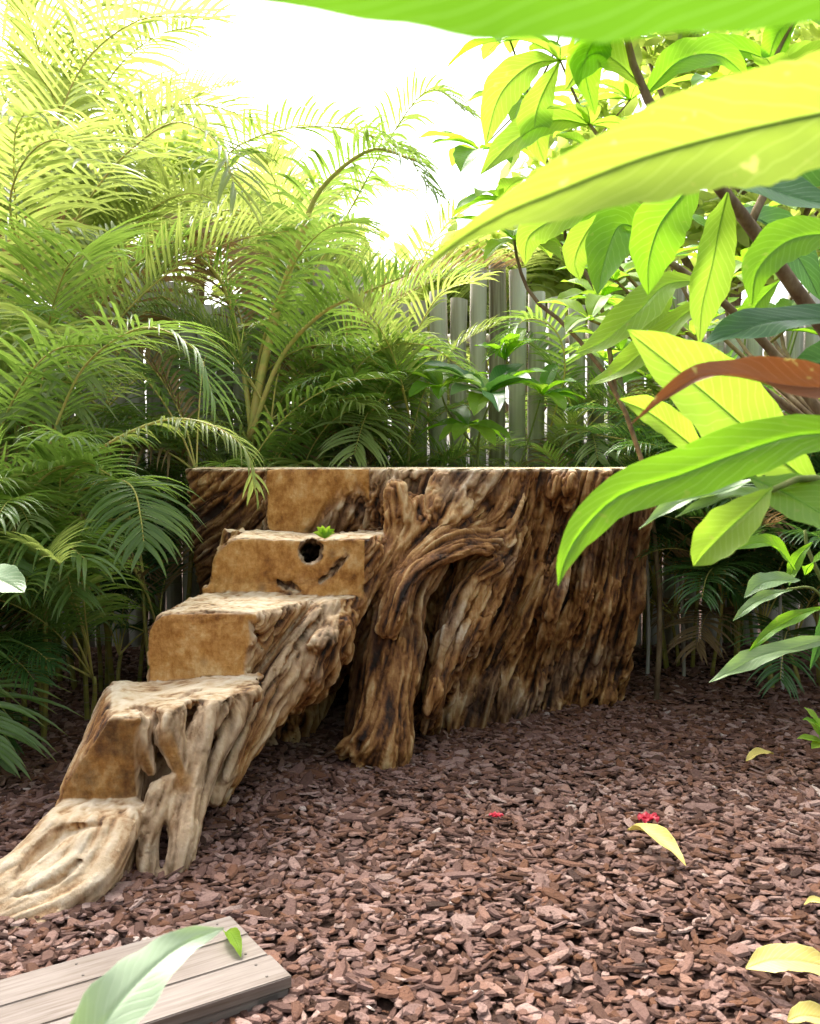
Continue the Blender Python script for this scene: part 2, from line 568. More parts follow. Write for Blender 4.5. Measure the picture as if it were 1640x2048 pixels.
def build_mulch():
    T = chip_templates()
    N = 70000
    # even cover of the ground seen: sample y with more chips where the frame is wide
    y = 1.75 + nr.rand(N * 3) * 4.9
    x = (nr.rand(N * 3) * 2 - 1) * 3.8
    keep = np.abs(x) < 0.50 * y + 0.85
    # thinner cover far away and under the palms
    keep &= nr.rand(N * 3) < np.clip(1.5 - (y - 2.5) * 0.22, 0.45, 1)
    px = (x - PC.x) * pside.x + (y - PC.y) * pside.y
    pl = (x - PC.x) * pdir.x + (y - PC.y) * pdir.y
    keep &= ~((px > 0.0) & (px < PW) & (pl > 0.0) & (pl < 3))
    x, y = x[keep][:N], y[keep][:N]
    N = len(x)
    size = 0.026 + 0.038 * nr.rand(N) ** 1.4
    size[nr.rand(N) < 0.05] *= 1.6
    az = nr.rand(N) * 2 * np.pi
    tilt = nr.randn(N) * 0.21
    tilt2 = nr.randn(N) * 0.21
    z = ground_z(x, y) + nr.rand(N) * 0.02 + 0.002
    elong = 0.8 + 0.9 * nr.rand(N) ** 2
    elong[nr.rand(N) < 0.03] *= 2.2
    # colour: long drifts of darker and paler chips
    drift = 0.5 + 0.5 * np.sin(2.3 * x + 1.7 * y + 1.4 * np.sin(1.9 * y - x))
    col = np.clip(nr.beta(1.9, 2.2, N) * 0.95 + 0.08 * (drift - 0.5), 0, 0.97)
    red = np.clip((nr.rand(N) ** 2.2) * 1.1 + np.clip((y - 3.6) * 0.25, 0, 0.4), 0, 1)
    pale = nr.rand(N) < 0.003
    col[pale] = 1.0
    red[pale] = 0
    tid = nr.randint(0, len(T), N)
    VV, QQ, TT, AA = [], [], [], []
    base = 0
    for k, (V, q, tr) in enumerate(T):
        idx = np.where(tid == k)[0]
        m = len(V)
        P0 = V[None] * size[idx, None, None] * np.array([1, 1, 0.85])
        P0[..., 0] *= elong[idx, None]
        P0 = P0.copy()
        c, s = np.cos(tilt[idx])[:, None], np.sin(tilt[idx])[:, None]
        X, Y, Z = P0[..., 0], P0[..., 1], P0[..., 2]
        X, Z = X * c - Z * s, X * s + Z * c
        c, s = np.cos(tilt2[idx])[:, None], np.sin(tilt2[idx])[:, None]
        Y, Z = Y * c - Z * s, Y * s + Z * c
        c, s = np.cos(az[idx])[:, None], np.sin(az[idx])[:, None]
        X, Y = X * c - Y * s, X * s + Y * c
        W = np.stack([X + x[idx, None], Y + y[idx, None], Z + z[idx, None]], -1)
        off = (base + np.arange(len(idx)) * m)[:, None, None]
        VV.append(W.reshape(-1, 3))
        QQ.append((np.array(q)[None] + off).reshape(-1, 4))
        TT.append((np.array(tr)[None] + off).reshape(-1, 3))
        A = np.stack([np.zeros_like(W[..., 0]), np.repeat(red[idx, None], m, 1), np.repeat(col[idx, None], m, 1)], -1)
        AA.append(A.reshape(-1, 3))
        base += len(idx) * m
    me = mesh_np('bark_mulch', np.concatenate(VV), np.concatenate(QQ), np.concatenate(TT), {'uvr': np.concatenate(AA)}, smooth=False)
    o = link('bark_mulch', me, None, [M['chip']])
    tag(o, 'reddish brown bark chips covering the ground around the stump', 'mulch', kind='stuff')


build_mulch()

# ------------------------------------------------------------------ fence
def build_fence():
    t = thing('pole_fence', 'tall grey fence of upright weathered poles behind the palms', 'fence', (0, 6.75, 0))
    x = -4.35
    proto = []
    for k in range(3):
        mb = MB()
        pts = [(0.004 * math.sin(i * 1.7 + k), 0.004 * math.cos(i * 2.1 + k), i / 9.0) for i in range(10)]
        mb.tube(pts, [0.06 * (1.0 + 0.03 * math.sin(3 * i + k)) for i in range(10)], 12)
        me = mb.mesh('pole')
        me.materials.append(M['fence'])
        proto.append(me)
    i = 0
    while x < 4.4:
        o = bpy.data.objects.new('pole', proto[i % 3])
        scene.collection.objects.link(o)
        o.parent = t
        h = 2.50 + 0.12 * math.sin(i * 0.7) + rng.uniform(-0.07, 0.1)
        o.location = (x, rng.uniform(-0.012, 0.012), -0.1)
        o.rotation_euler = (0, rng.uniform(-0.004, 0.004), rng.uniform(0, 6))
        w = rng.uniform(0.97, 1.06)
        o.scale = (w, w, h + 0.1)
        x += (0.139 if x > -1.1 else 0.127) + rng.uniform(-0.003, 0.003)
        i += 1
    for z in (0.45, 2.2):
        mb = MB()
        mb.tube([(-4.4 + 0.8 * k, 0.105, z + 0.01 * math.sin(k * 2)) for k in range(12)], 0.04, 8)
        link('rail', mb.mesh('rail'), t, [M['fence']])


build_fence()

# ------------------------------------------------------------------ the carved root with its steps, grown as one solid and then split
_tab = np.random.RandomState(3).rand(32, 32, 32).astype(np.float32)


def vnoise(p):
    i = np.floor(p).astype(np.int64)
    f = (p - i).astype(np.float32)
    f = f * f * (3 - 2 * f)
    i &= 31
    j = (i + 1) & 31
    x0, y0, z0, x1, y1, z1 = i[..., 0], i[..., 1], i[..., 2], j[..., 0], j[..., 1], j[..., 2]
    fx, fy, fz = f[..., 0], f[..., 1], f[..., 2]
    T = _tab
    a = T[x0, y0, z0] * (1 - fx) + T[x1, y0, z0] * fx
    b = T[x0, y1, z0] * (1 - fx) + T[x1, y1, z0] * fx
    c = T[x0, y0, z1] * (1 - fx) + T[x1, y0, z1] * fx
    d = T[x0, y1, z1] * (1 - fx) + T[x1, y1, z1] * fx
    a = a * (1 - fy) + b * fy
    c = c * (1 - fy) + d * fy
    return a * (1 - fz) + c * fz


class Field:
    def __init__(self, lo, hi, h):
        self.lo, self.h = np.array(lo, float), h
        self.ax = [np.arange(l, u + h, h).astype(np.float32) for l, u in zip(lo, hi)]
        self.F = np.full([len(a) for a in self.ax], 9.0, dtype=np.float32)

    def sl(self, lo, hi):
        out = []
        for k in range(3):
            a = int(max(0, math.floor((lo[k] - self.lo[k]) / self.h)))
            b = int(min(len(self.ax[k]), math.ceil((hi[k] - self.lo[k]) / self.h) + 1))
            out.append(slice(a, max(a, b)))
        return tuple(out)

    def sample(self, p):
        q = (np.asarray(p) - self.lo) / self.h
        i = np.floor(q).astype(int)
        for k in range(3): i[..., k] = np.clip(i[..., k], 0, self.F.shape[k] - 2)
        f = np.clip(q - i, 0, 1)
        r = 0
        for a in (0, 1):
            for b in (0, 1):
                for c in (0, 1):
                    w = (f[..., 0] if a else 1 - f[..., 0]) * (f[..., 1] if b else 1 - f[..., 1]) * (f[..., 2] if c else 1 - f[..., 2])
                    r = r + w * self.F[i[..., 0] + a, i[..., 1] + b, i[..., 2] + c]
        return r


def smin(a, b, k):
    h = np.clip(0.5 + 0.5 * (b - a) / k, 0, 1)
    return b + (a - b) * h - k * h * (1 - h)


def smax(a, b, k): return -smin(-a, -b, k)


def strand_dist(fd, pts, rad, pad):
    pts = np.array([tuple(p) for p in pts], float)
    rad = np.array(rad, float)
    lo = (pts - rad[:, None]).min(0) - pad
    hi = (pts + rad[:, None]).max(0) + pad
    s = fd.sl(lo, hi)
    X, Y, Z = np.meshgrid(fd.ax[0][s[0]], fd.ax[1][s[1]], fd.ax[2][s[2]], indexing='ij')
    D = np.full(X.shape, 9.0, dtype=np.float32)
    for i in range(len(pts) - 1):
        a, b = pts[i], pts[i + 1]
        # only near this piece
        l2, h2 = np.minimum(a, b) - max(rad[i], rad[i + 1]) - pad, np.maximum(a, b) + max(rad[i], rad[i + 1]) + pad
        s2 = fd.sl(np.maximum(l2, lo), np.minimum(h2, hi))
        q = tuple(slice(s2[k].start - s[k].start, s2[k].stop - s[k].start) for k in range(3))
        x, y, z = X[q] - a[0], Y[q] - a[1], Z[q] - a[2]
        if x.size == 0: continue
        ab = b - a
        L = max(1e-9, float(ab @ ab))
        t = np.clip((x * ab[0] + y * ab[1] + z * ab[2]) / L, 0, 1)
        d = np.sqrt((x - t * ab[0]) ** 2 + (y - t * ab[1]) ** 2 + (z - t * ab[2]) ** 2) - (rad[i] + (rad[i + 1] - rad[i]) * t)
        D[q] = np.minimum(D[q], d)
    return s, D


FLOW = []            # (point, direction, radius) of every strand: the wood grain follows these


def add_strand(fd, pts, rad, k=0.04, n=None, flow=True, w=1.0):
    c = [tuple(p) + (r,) for p, r in zip(pts, rad)]
    n = n or max(6, 4 * len(pts))
    c = spline(c, n)
    P_ = [x[:3] for x in c]
    R_ = [max(0.004, x[3]) for x in c]
    s, D = strand_dist(fd, P_, R_, k + 0.03)
    fd.F[s] = smin(fd.F[s], D, k)
    if flow:
        for i in range(n - 1):
            d = np.array(P_[i + 1]) - np.array(P_[i])
            L = np.linalg.norm(d)
            if L > 1e-6: FLOW.append((*((np.array(P_[i + 1]) + np.array(P_[i])) / 2), *(d / L), R_[i] + 0.05, w))


def cut_strand(fd, pts, rad, k=0.03, n=None):
    c = spline([tuple(p) + (r,) for p, r in zip(pts, rad)], n or max(6, 4 * len(pts)))
    s, D = strand_dist(fd, [x[:3] for x in c], [x[3] for x in c], k + 0.03)
    fd.F[s] = smax(fd.F[s], -D, k)


def poly_loft(fd, levels, k=0.05, top=None, bottom=-0.3, ktop=0.012):
    """union of a solid whose plan outline runs through levels [(z, [(x, y), ...]), ...]"""
    allp = np.array([p for z, pl in levels for p in pl])
    lo = [allp[:, 0].min() - 0.12, allp[:, 1].min() - 0.12, bottom - 0.1]
    hi = [allp[:, 0].max() + 0.12, allp[:, 1].max() + 0.12, top + 0.1]
    s = fd.sl(lo, hi)
    xs, ys, zs = fd.ax[0][s[0]], fd.ax[1][s[1]], fd.ax[2][s[2]]
    X, Y = np.meshgrid(xs, ys, indexing='ij')
    out = np.empty((len(xs), len(ys), len(zs)), dtype=np.float32)
    zl = [l[0] for l in levels]
    for iz, z in enumerate(zs):
        kk = min(max(np.searchsorted(zl, z) - 1, 0), len(levels) - 2)
        u = min(max((z - zl[kk]) / (zl[kk + 1] - zl[kk]), -0.2), 1.0)
        pl = np.array(levels[kk][1]) * (1 - u) + np.array(levels[kk + 1][1]) * u
        m = len(pl)
        d2 = np.full(X.shape, 1e9)
        inside = np.zeros(X.shape, bool)
        for i in range(m):
            a, b = pl[i], pl[(i + 1) % m]
            e = b - a
            wx, wy = X - a[0], Y - a[1]
            t = np.clip((wx * e[0] + wy * e[1]) / max(1e-9, e @ e), 0, 1)
            d2 = np.minimum(d2, (wx - t * e[0]) ** 2 + (wy - t * e[1]) ** 2)
            c = (a[1] > Y) != (b[1] > Y)
            inside ^= c & (X < (b[0] - a[0]) * (Y - a[1]) / (b[1] - a[1] + 1e-12) + a[0])
        d = np.sqrt(d2)
        out[:, :, iz] = np.where(inside, -d, d)
    Z = zs[None, None, :]
    out = smax(out, np.broadcast_to(Z - top, out.shape), ktop)
    out = np.maximum(out, bottom - Z)
    fd.F[s] = smin(fd.F[s], out, k)


def surface_nets(fd):
    F = fd.F
    ins = F < 0
    c = np.zeros(tuple(n - 1 for n in F.shape), dtype=np.int8)
    for a in (0, 1):
        for b in (0, 1):
            for d in (0, 1):
                c += ins[a:F.shape[0] - 1 + a, b:F.shape[1] - 1 + b, d:F.shape[2] - 1 + d]
    act = (c > 0) & (c < 8)
    I = np.argwhere(act)
    ids = np.full(act.shape, -1, dtype=np.int32)
    ids[act] = np.arange(len(I))
    corn = np.array([(a, b, d) for a in (0, 1) for b in (0, 1) for d in (0, 1)])
    val = np.stack([F[I[:, 0] + q[0], I[:, 1] + q[1], I[:, 2] + q[2]] for q in corn], 1)
    S = np.zeros((len(I), 3))
    n = np.zeros(len(I))
    for i in range(8):
        for j in range(i + 1, 8):
            if np.abs(corn[i] - corn[j]).sum() != 1: continue
            va, vb = val[:, i], val[:, j]
            m = (va < 0) != (vb < 0)
            t = np.where(m, va / np.where(m, va - vb, 1), 0)
            pt = corn[i] + (corn[j] - corn[i]) * t[:, None]
            S += np.where(m[:, None], pt, 0)
            n += m
    V = (I + S / n[:, None]) * fd.h + fd.lo
    Q = []
    for ax in range(3):
        sa = [slice(None)] * 3
        sb = [slice(None)] * 3
        sa[ax], sb[ax] = slice(0, -1), slice(1, None)
        A, B = ins[tuple(sa)], ins[tuple(sb)]
        E = np.argwhere(A != B)
        o1, o2 = (ax + 1) % 3, (ax + 2) % 3
        E = E[(E[:, o1] > 0) & (E[:, o2] > 0) & (E[:, o1] < F.shape[o1] - 1) & (E[:, o2] < F.shape[o2] - 1)]
        flip = A[E[:, 0], E[:, 1], E[:, 2]]
        def cell(d1, d2):
            q = E.copy()
            q[:, o1] -= d1
            q[:, o2] -= d2
            return ids[q[:, 0], q[:, 1], q[:, 2]]
        q = np.stack([cell(1, 1), cell(0, 1), cell(0, 0), cell(1, 0)], 1)
        q[~flip] = q[~flip][:, ::-1]
        Q.append(q)
    return V, np.concatenate(Q)


TOP_Z = 1.285
STEP = [0.203, 0.474, 0.727, 0.98]          # heights of the four treads
RISE_Y = [3.11, 3.65, 4.19, 4.67]           # where the riser behind each tread stands


def riser_y(k, x):
    s = [0.02, -0.05, -0.03, -0.03][k]
    mid = [-1.0, -0.8, -0.6, -0.5][k]
    return RISE_Y[k] + s * (x - mid)


def build_stump_field(h=0.0112):
    fd = Field((-1.62, 2.42, -0.12), (1.62, 5.85, 1.36), h)
    T = [(-1.17, 4.95), (-0.95, 4.86), (-0.735, 4.83), (-0.705, 4.62), (-0.25, 4.66), (-0.12, 4.56), (0.10, 4.50), (0.42, 4.52),
         (0.75, 4.68), (1.08, 4.84), (1.34, 5.05), (1.36, 5.30), (1.10, 5.60), (0.5, 5.75), (-0.5, 5.75), (-1.18, 5.45)]
    Md = [(-1.12, 4.98), (-0.93, 4.90), (-0.735, 4.84), (-0.705, 4.66), (-0.22, 4.85), (-0.05, 4.75), (0.12, 4.62), (0.36, 4.62),
          (0.66, 4.80), (0.98, 4.94), (1.24, 5.10), (1.27, 5.30), (1.05, 5.60), (0.5, 5.70), (-0.5, 5.70), (-1.10, 5.40)]
    Bt = [(-1.05, 5.05), (-0.8, 5.0), (-0.55, 4.95), (-0.30, 4.95), (-0.15, 4.92), (0.0, 4.80), (0.20, 4.60), (0.42, 4.72),
          (0.70, 5.00), (0.95, 5.12), (1.16, 5.22), (1.20, 5.35), (1.0, 5.60), (0.5, 5.70), (-0.5, 5.70), (-1.05, 5.40)]
    poly_loft(fd, [(0, Bt), (0.66, Md), (TOP_Z, T)], 0.05, TOP_Z + 0.1)
    poly_loft(fd, [(0, [(-0.95, 4.3), (-0.62, 4.3), (-0.5, 4.68), (-0.95, 4.66)]),
                   (0.98, [(-0.875, 4.19), (-0.17, 4.17), (-0.08, 4.68), (-0.90, 4.66)])], 0.015, 1.0)
    poly_loft(fd, [(0, [(-0.99, 3.70), (-0.78, 3.66), (-0.72, 3.9), (-0.68, 4.25), (-0.9, 4.25)]),
                   (0.727, [(-1.05, 3.62), (-0.60, 3.62), (-0.52, 3.80), (-0.36, 4.25), (-0.93, 4.25)])], 0.03, 0.76)
    poly_loft(fd, [(0, [(-1.19, 3.08), (-0.90, 3.10), (-0.90, 3.40), (-0.80, 3.52), (-0.78, 3.64), (-1.20, 3.64)]),
                   (0.37, [(-1.16, 3.08), (-0.91, 3.10), (-0.92, 3.36), (-0.80, 3.44), (-0.70, 3.64), (-1.18, 3.64)]),
                   (0.474, [(-1.14, 3.06), (-0.91, 3.08), (-0.74, 3.30), (-0.62, 3.42), (-0.56, 3.66), (-1.16, 3.66)])], 0.02, 0.5)
    poly_loft(fd, [(-0.02, [(-1.32, 2.66), (-1.02, 2.62), (-0.90, 2.80), (-0.89, 3.12), (-1.16, 3.12)]),
                   (0.203, [(-1.17, 2.86), (-1.05, 2.84), (-0.92, 2.92), (-0.885, 3.12), (-1.15, 3.12)])], 0.02, 0.235)
    pj = lambda L: [P(a, b, c) for a, b, c, r in L]
    rj = lambda L: [q[3] for q in L]

    def S(L, k=0.04, **kw): add_strand(fd, pj(L), rj(L), k, **kw)

    # right flank of the flight: strands running down under the treads
    S([(775, 1085, 4.45, .10), (700, 1195, 4.25, .09), (625, 1300, 4.05, .09), (560, 1390, 3.86, .07), (495, 1480, 3.68, .06), (435, 1590, 3.5, .04)], .04)
    S([(740, 1100, 4.27, .055), (665, 1210, 4.12, .065), (595, 1300, 3.95, .065), (535, 1385, 3.78, .065), (475, 1475, 3.58, .055), (425, 1590, 3.38, .045)], .03)
    S([(790, 1120, 4.5, .08), (715, 1235, 4.38, .05), (650, 1330, 4.2, .045), (590, 1400, 4.05, .03)], .04)
    S([(650, 1205, 4.10, .035), (580, 1300, 3.90, .04), (528, 1372, 3.74, .04), (495, 1440, 3.62, .045), (445, 1550, 3.48, .035)], .02)
    for i in range(9):
        f = i / 8
        S([(770 - 20 * f, 1085 + 30 * f, 4.42 - .12 * f, .022), (705 - 45 * f, 1205 - 12 * f, 4.20 - .1 * f, .030), (620 - 45 * f, 1320 - 22 * f, 4.0 - .14 * f, .022 + .014 * (i % 2)),
           (545 - 30 * f, 1420 - 20 * f, 3.82 - .20 * f, .028), (470 - 20 * f, 1560, 3.58 - .2 * f, .018)], .012)
    # two twisted legs below the second tread
    S([(350, 1400, 3.24, .045), (338, 1470, 3.18, .05), (362, 1548, 3.14, .026), (318, 1590, 3.10, .045), (303, 1660, 3.04, .036), (296, 1730, 2.98, .035), (294, 1800, 2.94, .03)], .02)
    S([(440, 1395, 3.36, .055), (402, 1470, 3.26, .048), (385, 1550, 3.18, .045), (366, 1620, 3.1, .05), (362, 1690, 3.02, .042), (335, 1795, 2.94, .036)], .02)
    S([(490, 1385, 3.5, .06), (448, 1480, 3.36, .038), (412, 1570, 3.25, .030), (390, 1650, 3.12, .026), (352, 1790, 2.97, .024)], .015)
    S([(300, 1395, 3.32, .035), (290, 1430, 3.22, .03), (285, 1480, 3.16, .028), (300, 1540, 3.14, .022)], .015)
    S([(365, 1385, 3.36, .05), (430, 1380, 3.40, .06), (480, 1375, 3.5, .06)], .03)
    # bottom slab: ribs fanning to its worn toe
    S([(250, 1630, 3.02, .05), (235, 1690, 2.90, .05), (190, 1770, 2.78, .04), (100, 1825, 2.72, .03), (20, 1840, 2.72, .025)], .03)
    S([(125, 1620, 3.05, .04), (85, 1680, 2.95, .045), (30, 1735, 2.88, .045), (-70, 1790, 2.84, .035)], .03)
    S([(60, 1760, 2.82, .05), (0, 1800, 2.78, .05), (-90, 1830, 2.76, .04)], .03)
    S([(170, 1650, 3.0, .05), (140, 1720, 2.88, .04), (60, 1780, 2.78, .04), (-20, 1820, 2.75, .03)], .03)
    S([(262, 1625, 3.06, .03), (255, 1660, 3.00, .03), (235, 1700, 2.92, .025)], .02)
    # the big front root, knuckle at its foot
    S([(900, 985, 4.62, .14), (850, 1080, 4.48, .15), (800, 1190, 4.38, .13), (800, 1300, 4.30, .12), (775, 1410, 4.20, .115), (765, 1490, 4.13, .125), (768, 1550, 4.12, .10)], .05)
    S([(735, 1500, 4.08, .06), (700, 1490, 4.1, .04), (680, 1500, 4.12, .03)], .04)
    S([(990, 1080, 4.60, .12), (930, 1200, 4.50, .11), (890, 1320, 4.42, .07), (865, 1400, 4.36, .05), (850, 1460, 4.3, .02)], .05)
    S([(960, 1130, 4.55, .06), (925, 1230, 4.42, .055), (880, 1340, 4.36, .045), (858, 1440, 4.31, .02)], .03)
    S([(820, 1040, 4.48, .08), (775, 1130, 4.42, .08), (735, 1230, 4.42, .06), (715, 1340, 4.4, .05), (700, 1460, 4.3, .04)], .05)
    S([(815, 1110, 4.38, .05), (785, 1200, 4.28, .05), (745, 1330, 4.24, .045), (735, 1420, 4.14, .04), (725, 1480, 4.06, .04)], .03)
    # rounded fist at the head of the front root, just right of the flight
    S([(755, 1080, 4.45, .07), (770, 1000, 4.45, .06), (800, 1010, 4.45, .06), (830, 1070, 4.45, .06)], .04)
    S([(700, 1120, 4.5, .05), (735, 1050, 4.5, .05), (760, 985, 4.55, .05)], .03)
    # knob upper centre
    S([(1005, 960, 4.66, .05), (1010, 1020, 4.58, .07), (985, 1060, 4.56, .06)], .04)
    S([(960, 1062, 4.55, .05), (900, 1050, 4.46, .05), (850, 1060, 4.42, .05)], .03)

    # ridges hugging the body: follow a drawn line, find the surface behind each pixel
    def hug(L, r, k=0.03, sink=0.3, wob=6, dmin=0.0):
        L = spline(L, 9)
        pts, rad = [], []
        ds = np.arange(3.9, 5.75, 0.01)
        ph = rng.uniform(0, 6)
        for i, (a, b) in enumerate(L):
            a += wob * math.sin(ph + i * 1.1)
            ray = np.array([tuple(P(a, b, d)) for d in ds])
            v = fd.sample(ray)
            hit = np.where(v < 0)[0]
            if len(hit) == 0: continue
            d = ds[hit[0]]
            if d < dmin: continue
            pts.append(P(a, b, d + r * sink))
            rad.append(r * (0.7 + 0.5 * math.sin(i * 0.9 + ph) ** 2))
        if len(pts) > 2: add_strand(fd, pts, rad, k)

    for i in range(44):                      # right flank: fans from the upper right down to the lower left
        f = (i + rng.uniform(-.4, .4)) / 43
        xt = 1040 + 280 * f
        xb = 835 + 405 * f
        yb = 1485 - 95 * f
        xm = (xt * 0.52 + xb * 0.48) + 10 * (1 - f) + rng.uniform(-10, 10)
        ym = 1180 + 30 * (1 - f)
        hug([(xt, 930), (xt - 22, 1030), (xm, ym), ((xm + xb) / 2 - 8, 1330), (xb, yb)], rng.uniform(.014, .042), .012, wob=5)
    for i in range(8):                       # short tapering ends along the foot
        x = 1070 + 22 * i
        hug([(x + 50, 1190 + rng.uniform(-30, 30)), (x + 24, 1270), (x + 6, 1330), (x, 1385)], rng.uniform(.016, .028), .014, sink=.5, wob=3)
    for i in range(11):                      # swirl from the knob round to the left and down the front root
        f = i / 10
        hug([(1000 - 20 * f, 1075 + 26 * f), (930 - 10 * f, 1062 + 42 * f), (860, 1085 + 45 * f), (800 + 12 * f, 1140 + 45 * f), (765 + 16 * f, 1240 + 30 * f)], rng.uniform(.018, .034), .016, wob=4)
    for i in range(8):                       # locks hanging off the shoulder of the second root
        f = i / 7
        hug([(1010 - 25 * f, 1110 + 18 * f), (975 - 40 * f, 1150 + 10 * f), (935 - 30 * f, 1230), (895 - 15 * f, 1330), (868 - 6 * f, 1420)], rng.uniform(.018, .03), .016, wob=4)
    for i in range(10):                      # crown of the trunk between the sawn block and the right flank
        f = i / 9
        hug([(1000 - 215 * f, 950), (965 - 190 * f, 990), (930 - 150 * f, 1040)], rng.uniform(.02, .035), .02, wob=4)
    for i in range(13):                      # left face: slanting ridges
        f = i / 12
        y0 = 930 + 240 * f
        hug([(518, y0 - 20), (480, y0 + 20), (430, y0 + 65), (370, y0 + 110)], rng.uniform(.014, .024), .012, wob=3, dmin=4.76)
    for i in range(9):                       # inside of the hollow
        f = i / 8
        hug([(700 - 60 * f, 1230 + 60 * f), (680 - 80 * f, 1330 + 40 * f), (640 - 80 * f, 1450 + 30 * f)], rng.uniform(.03, .05), .025)

    # ---- saw cuts
    X = fd.ax[0][:, None, None]
    Y = fd.ax[1][None, :, None]
    Z = fd.ax[2][None, None, :]
    kb = 0.026
    fd.F = smax(fd.F, (Z - TOP_Z - 0.004 * np.sin(7 * X + 3 * Y) * np.sin(11 * Y + 5 * X)).astype(np.float32), 0.014)
    # above each tread, between its riser and the next lower one; the air stays left of the trunk
    for k in range(4):
        yr = riser_y(k, X)
        tilt = [0.05, 0.02, 0.0, -0.01][k]
        zz = STEP[k] + 0.006 * np.sin(9 * X + k) + tilt * (X + 0.8)
        if k == 0: zz = zz - np.clip(2.93 - Y, 0, 1) * 0.62 + 0.012 * np.sin(30 * X + 9 * Y) * np.clip(2.95 - Y, 0, 0.3) * 3
        xr = [-0.888, -0.12, -0.12, -0.115][k]
        air = np.maximum(zz - Z, Y - yr)
        air = np.maximum(air, X - xr)
        fd.F = smax(fd.F, -air.astype(np.float32), kb)
    # chamfers on the far ends of the treads
    pl = (-(X + 1.0) + 0.65 * (Z - 0.466) - 0.3 * (Y - 3.1)) / 1.23
    fd.F = smax(fd.F, (pl - np.maximum(Y - 3.62, 0) * 9 - np.maximum(3.09 - Y, 0) * 12).astype(np.float32) - 5 * (X > -0.7), 0.025)
    for (x0, y0, z0, nx, nz, k) in ((-0.86, 4.25, 0.91, -1, 1.0, 3), (-1.02, 3.78, 0.675, -1, 0.9, 2)):
        L = math.hypot(nx, nz)
        pl = ((X - x0) * nx + (Z - z0) * nz) / L
        sel = np.maximum(np.abs(Y - y0) - (0.28 if k > 1 else 0.38), 0)
        fd.F = smax(fd.F, (pl - sel * 9).astype(np.float32) + np.zeros_like(fd.F), 0.03)
    # the knot hole in the top riser with its worn channel, the deep split in the trunk, the gap between the legs
    pc = lambda L: ([P(a, b, c) for a, b, c, r in L], [r for a, b, c, r in L])
    cut_strand(fd, *pc([(620, 1104, 4.05, .044), (622, 1104, 4.25, .050), (626, 1110, 4.6, .07)]), k=.03)
    cut_strand(fd, *pc([(700, 1085, 4.13, .012), (672, 1118, 4.10, .02), (640, 1150, 4.10, .012)]), k=.02)
    cut_strand(fd, *pc([(568, 1160, 4.14, .012), (574, 1172, 4.16, .02), (600, 1182, 4.15, .012)]), k=.012)
    cut_strand(fd, *pc([(720, 965, 4.60, .018), (700, 1010, 4.58, .035), (684, 1060, 4.56, .04), (664, 1090, 4.6, .02)]), k=.025)
    cut_strand(fd, *pc([(352, 1400, 3.1, .008), (378, 1470, 3.12, .014), (376, 1530, 3.05, .016), (352, 1570, 2.98, .02), (340, 1620, 2.95, .022), (330, 1680, 2.9, .022), (322, 1740, 2.88, .014)]), k=.015)
    cut_strand(fd, *pc([(262, 1420, 3.02, .02), (300, 1450, 3.02, .04), (312, 1520, 2.98, .035), (300, 1590, 2.96, .03)]), k=.02)
    cut_strand(fd, *pc([(120, 1710, 2.80, .010), (170, 1680, 2.84, .022), (215, 1665, 2.88, .012)]), k=.015)
    cut_strand(fd, *pc([(60, 1760, 2.75, .006), (110, 1715, 2.80, .015), (160, 1700, 2.83, .012)]), k=.012)
    cut_strand(fd, *pc([(640, 1250, 4.35, .10), (640, 1350, 4.3, .16), (600, 1450, 4.25, .2), (580, 1560, 4.2, .2)]), k=.05)
    cut_strand(fd, *pc([(650, 1270, 4.95, .14), (630, 1380, 5.0, .24), (600, 1460, 5.0, .28), (560, 1520, 4.9, .28)]), k=.06)
    cut_strand(fd, *pc([(1010, 1120, 4.62, .02), (1000, 1190, 4.62, .05), (975, 1280, 4.6, .06), (940, 1370, 4.6, .05), (905, 1440, 4.5, .02)]), k=.05)
    def cut_hug(L, r, k=0.012):
        ds = np.arange(2.5, 5.2, 0.008)
        pts = []
        for a, b in spline(L, 12):
            v = fd.sample(np.array([tuple(P(a, b, d)) for d in ds]))
            hit = np.where(v < 0)[0]
            if len(hit): pts.append(P(a, b, ds[hit[0]] + 0.006))
        if len(pts) > 3: cut_strand(fd, pts, [r * math.sin(math.pi * (i + .6) / (len(pts) + .2)) + .003 for i in range(len(pts))], k, n=len(pts) * 2)

    for L, r in (([(30, 1765), (75, 1710), (130, 1665), (200, 1650)], .026), ([(20, 1800), (110, 1765), (170, 1715)], .010),
                 ([(500, 1235), (512, 1265), (522, 1300)], .016), ([(560, 1225), (548, 1265), (530, 1310)], .012), ([(262, 1412), (290, 1420), (320, 1450)], .022),
                 ([(700, 1105), (675, 1130), (640, 1165)], .013), ([(555, 1160), (575, 1172), (600, 1182)], .016), ([(470, 1390), (440, 1440), (425, 1500)], .012),
                 ([(355, 1400), (385, 1385), (400, 1380)], .012), ([(640, 1235), (600, 1290), (560, 1340)], .012), ([(1050, 955), (1030, 1010), (1000, 1050)], .016),
                 ([(860, 960), (850, 1010), (870, 1050)], .012), ([(960, 1180), (900, 1290), (870, 1400)], .016), ([(1130, 1050), (1060, 1180), (980, 1330)], .018)):
        cut_hug(L, r)
    # uneven left rim of the sawn third riser
    cut_strand(fd, *pc([(258, 1300, 3.6, .03), (266, 1320, 3.66, .02)]), k=.03)
    return fd


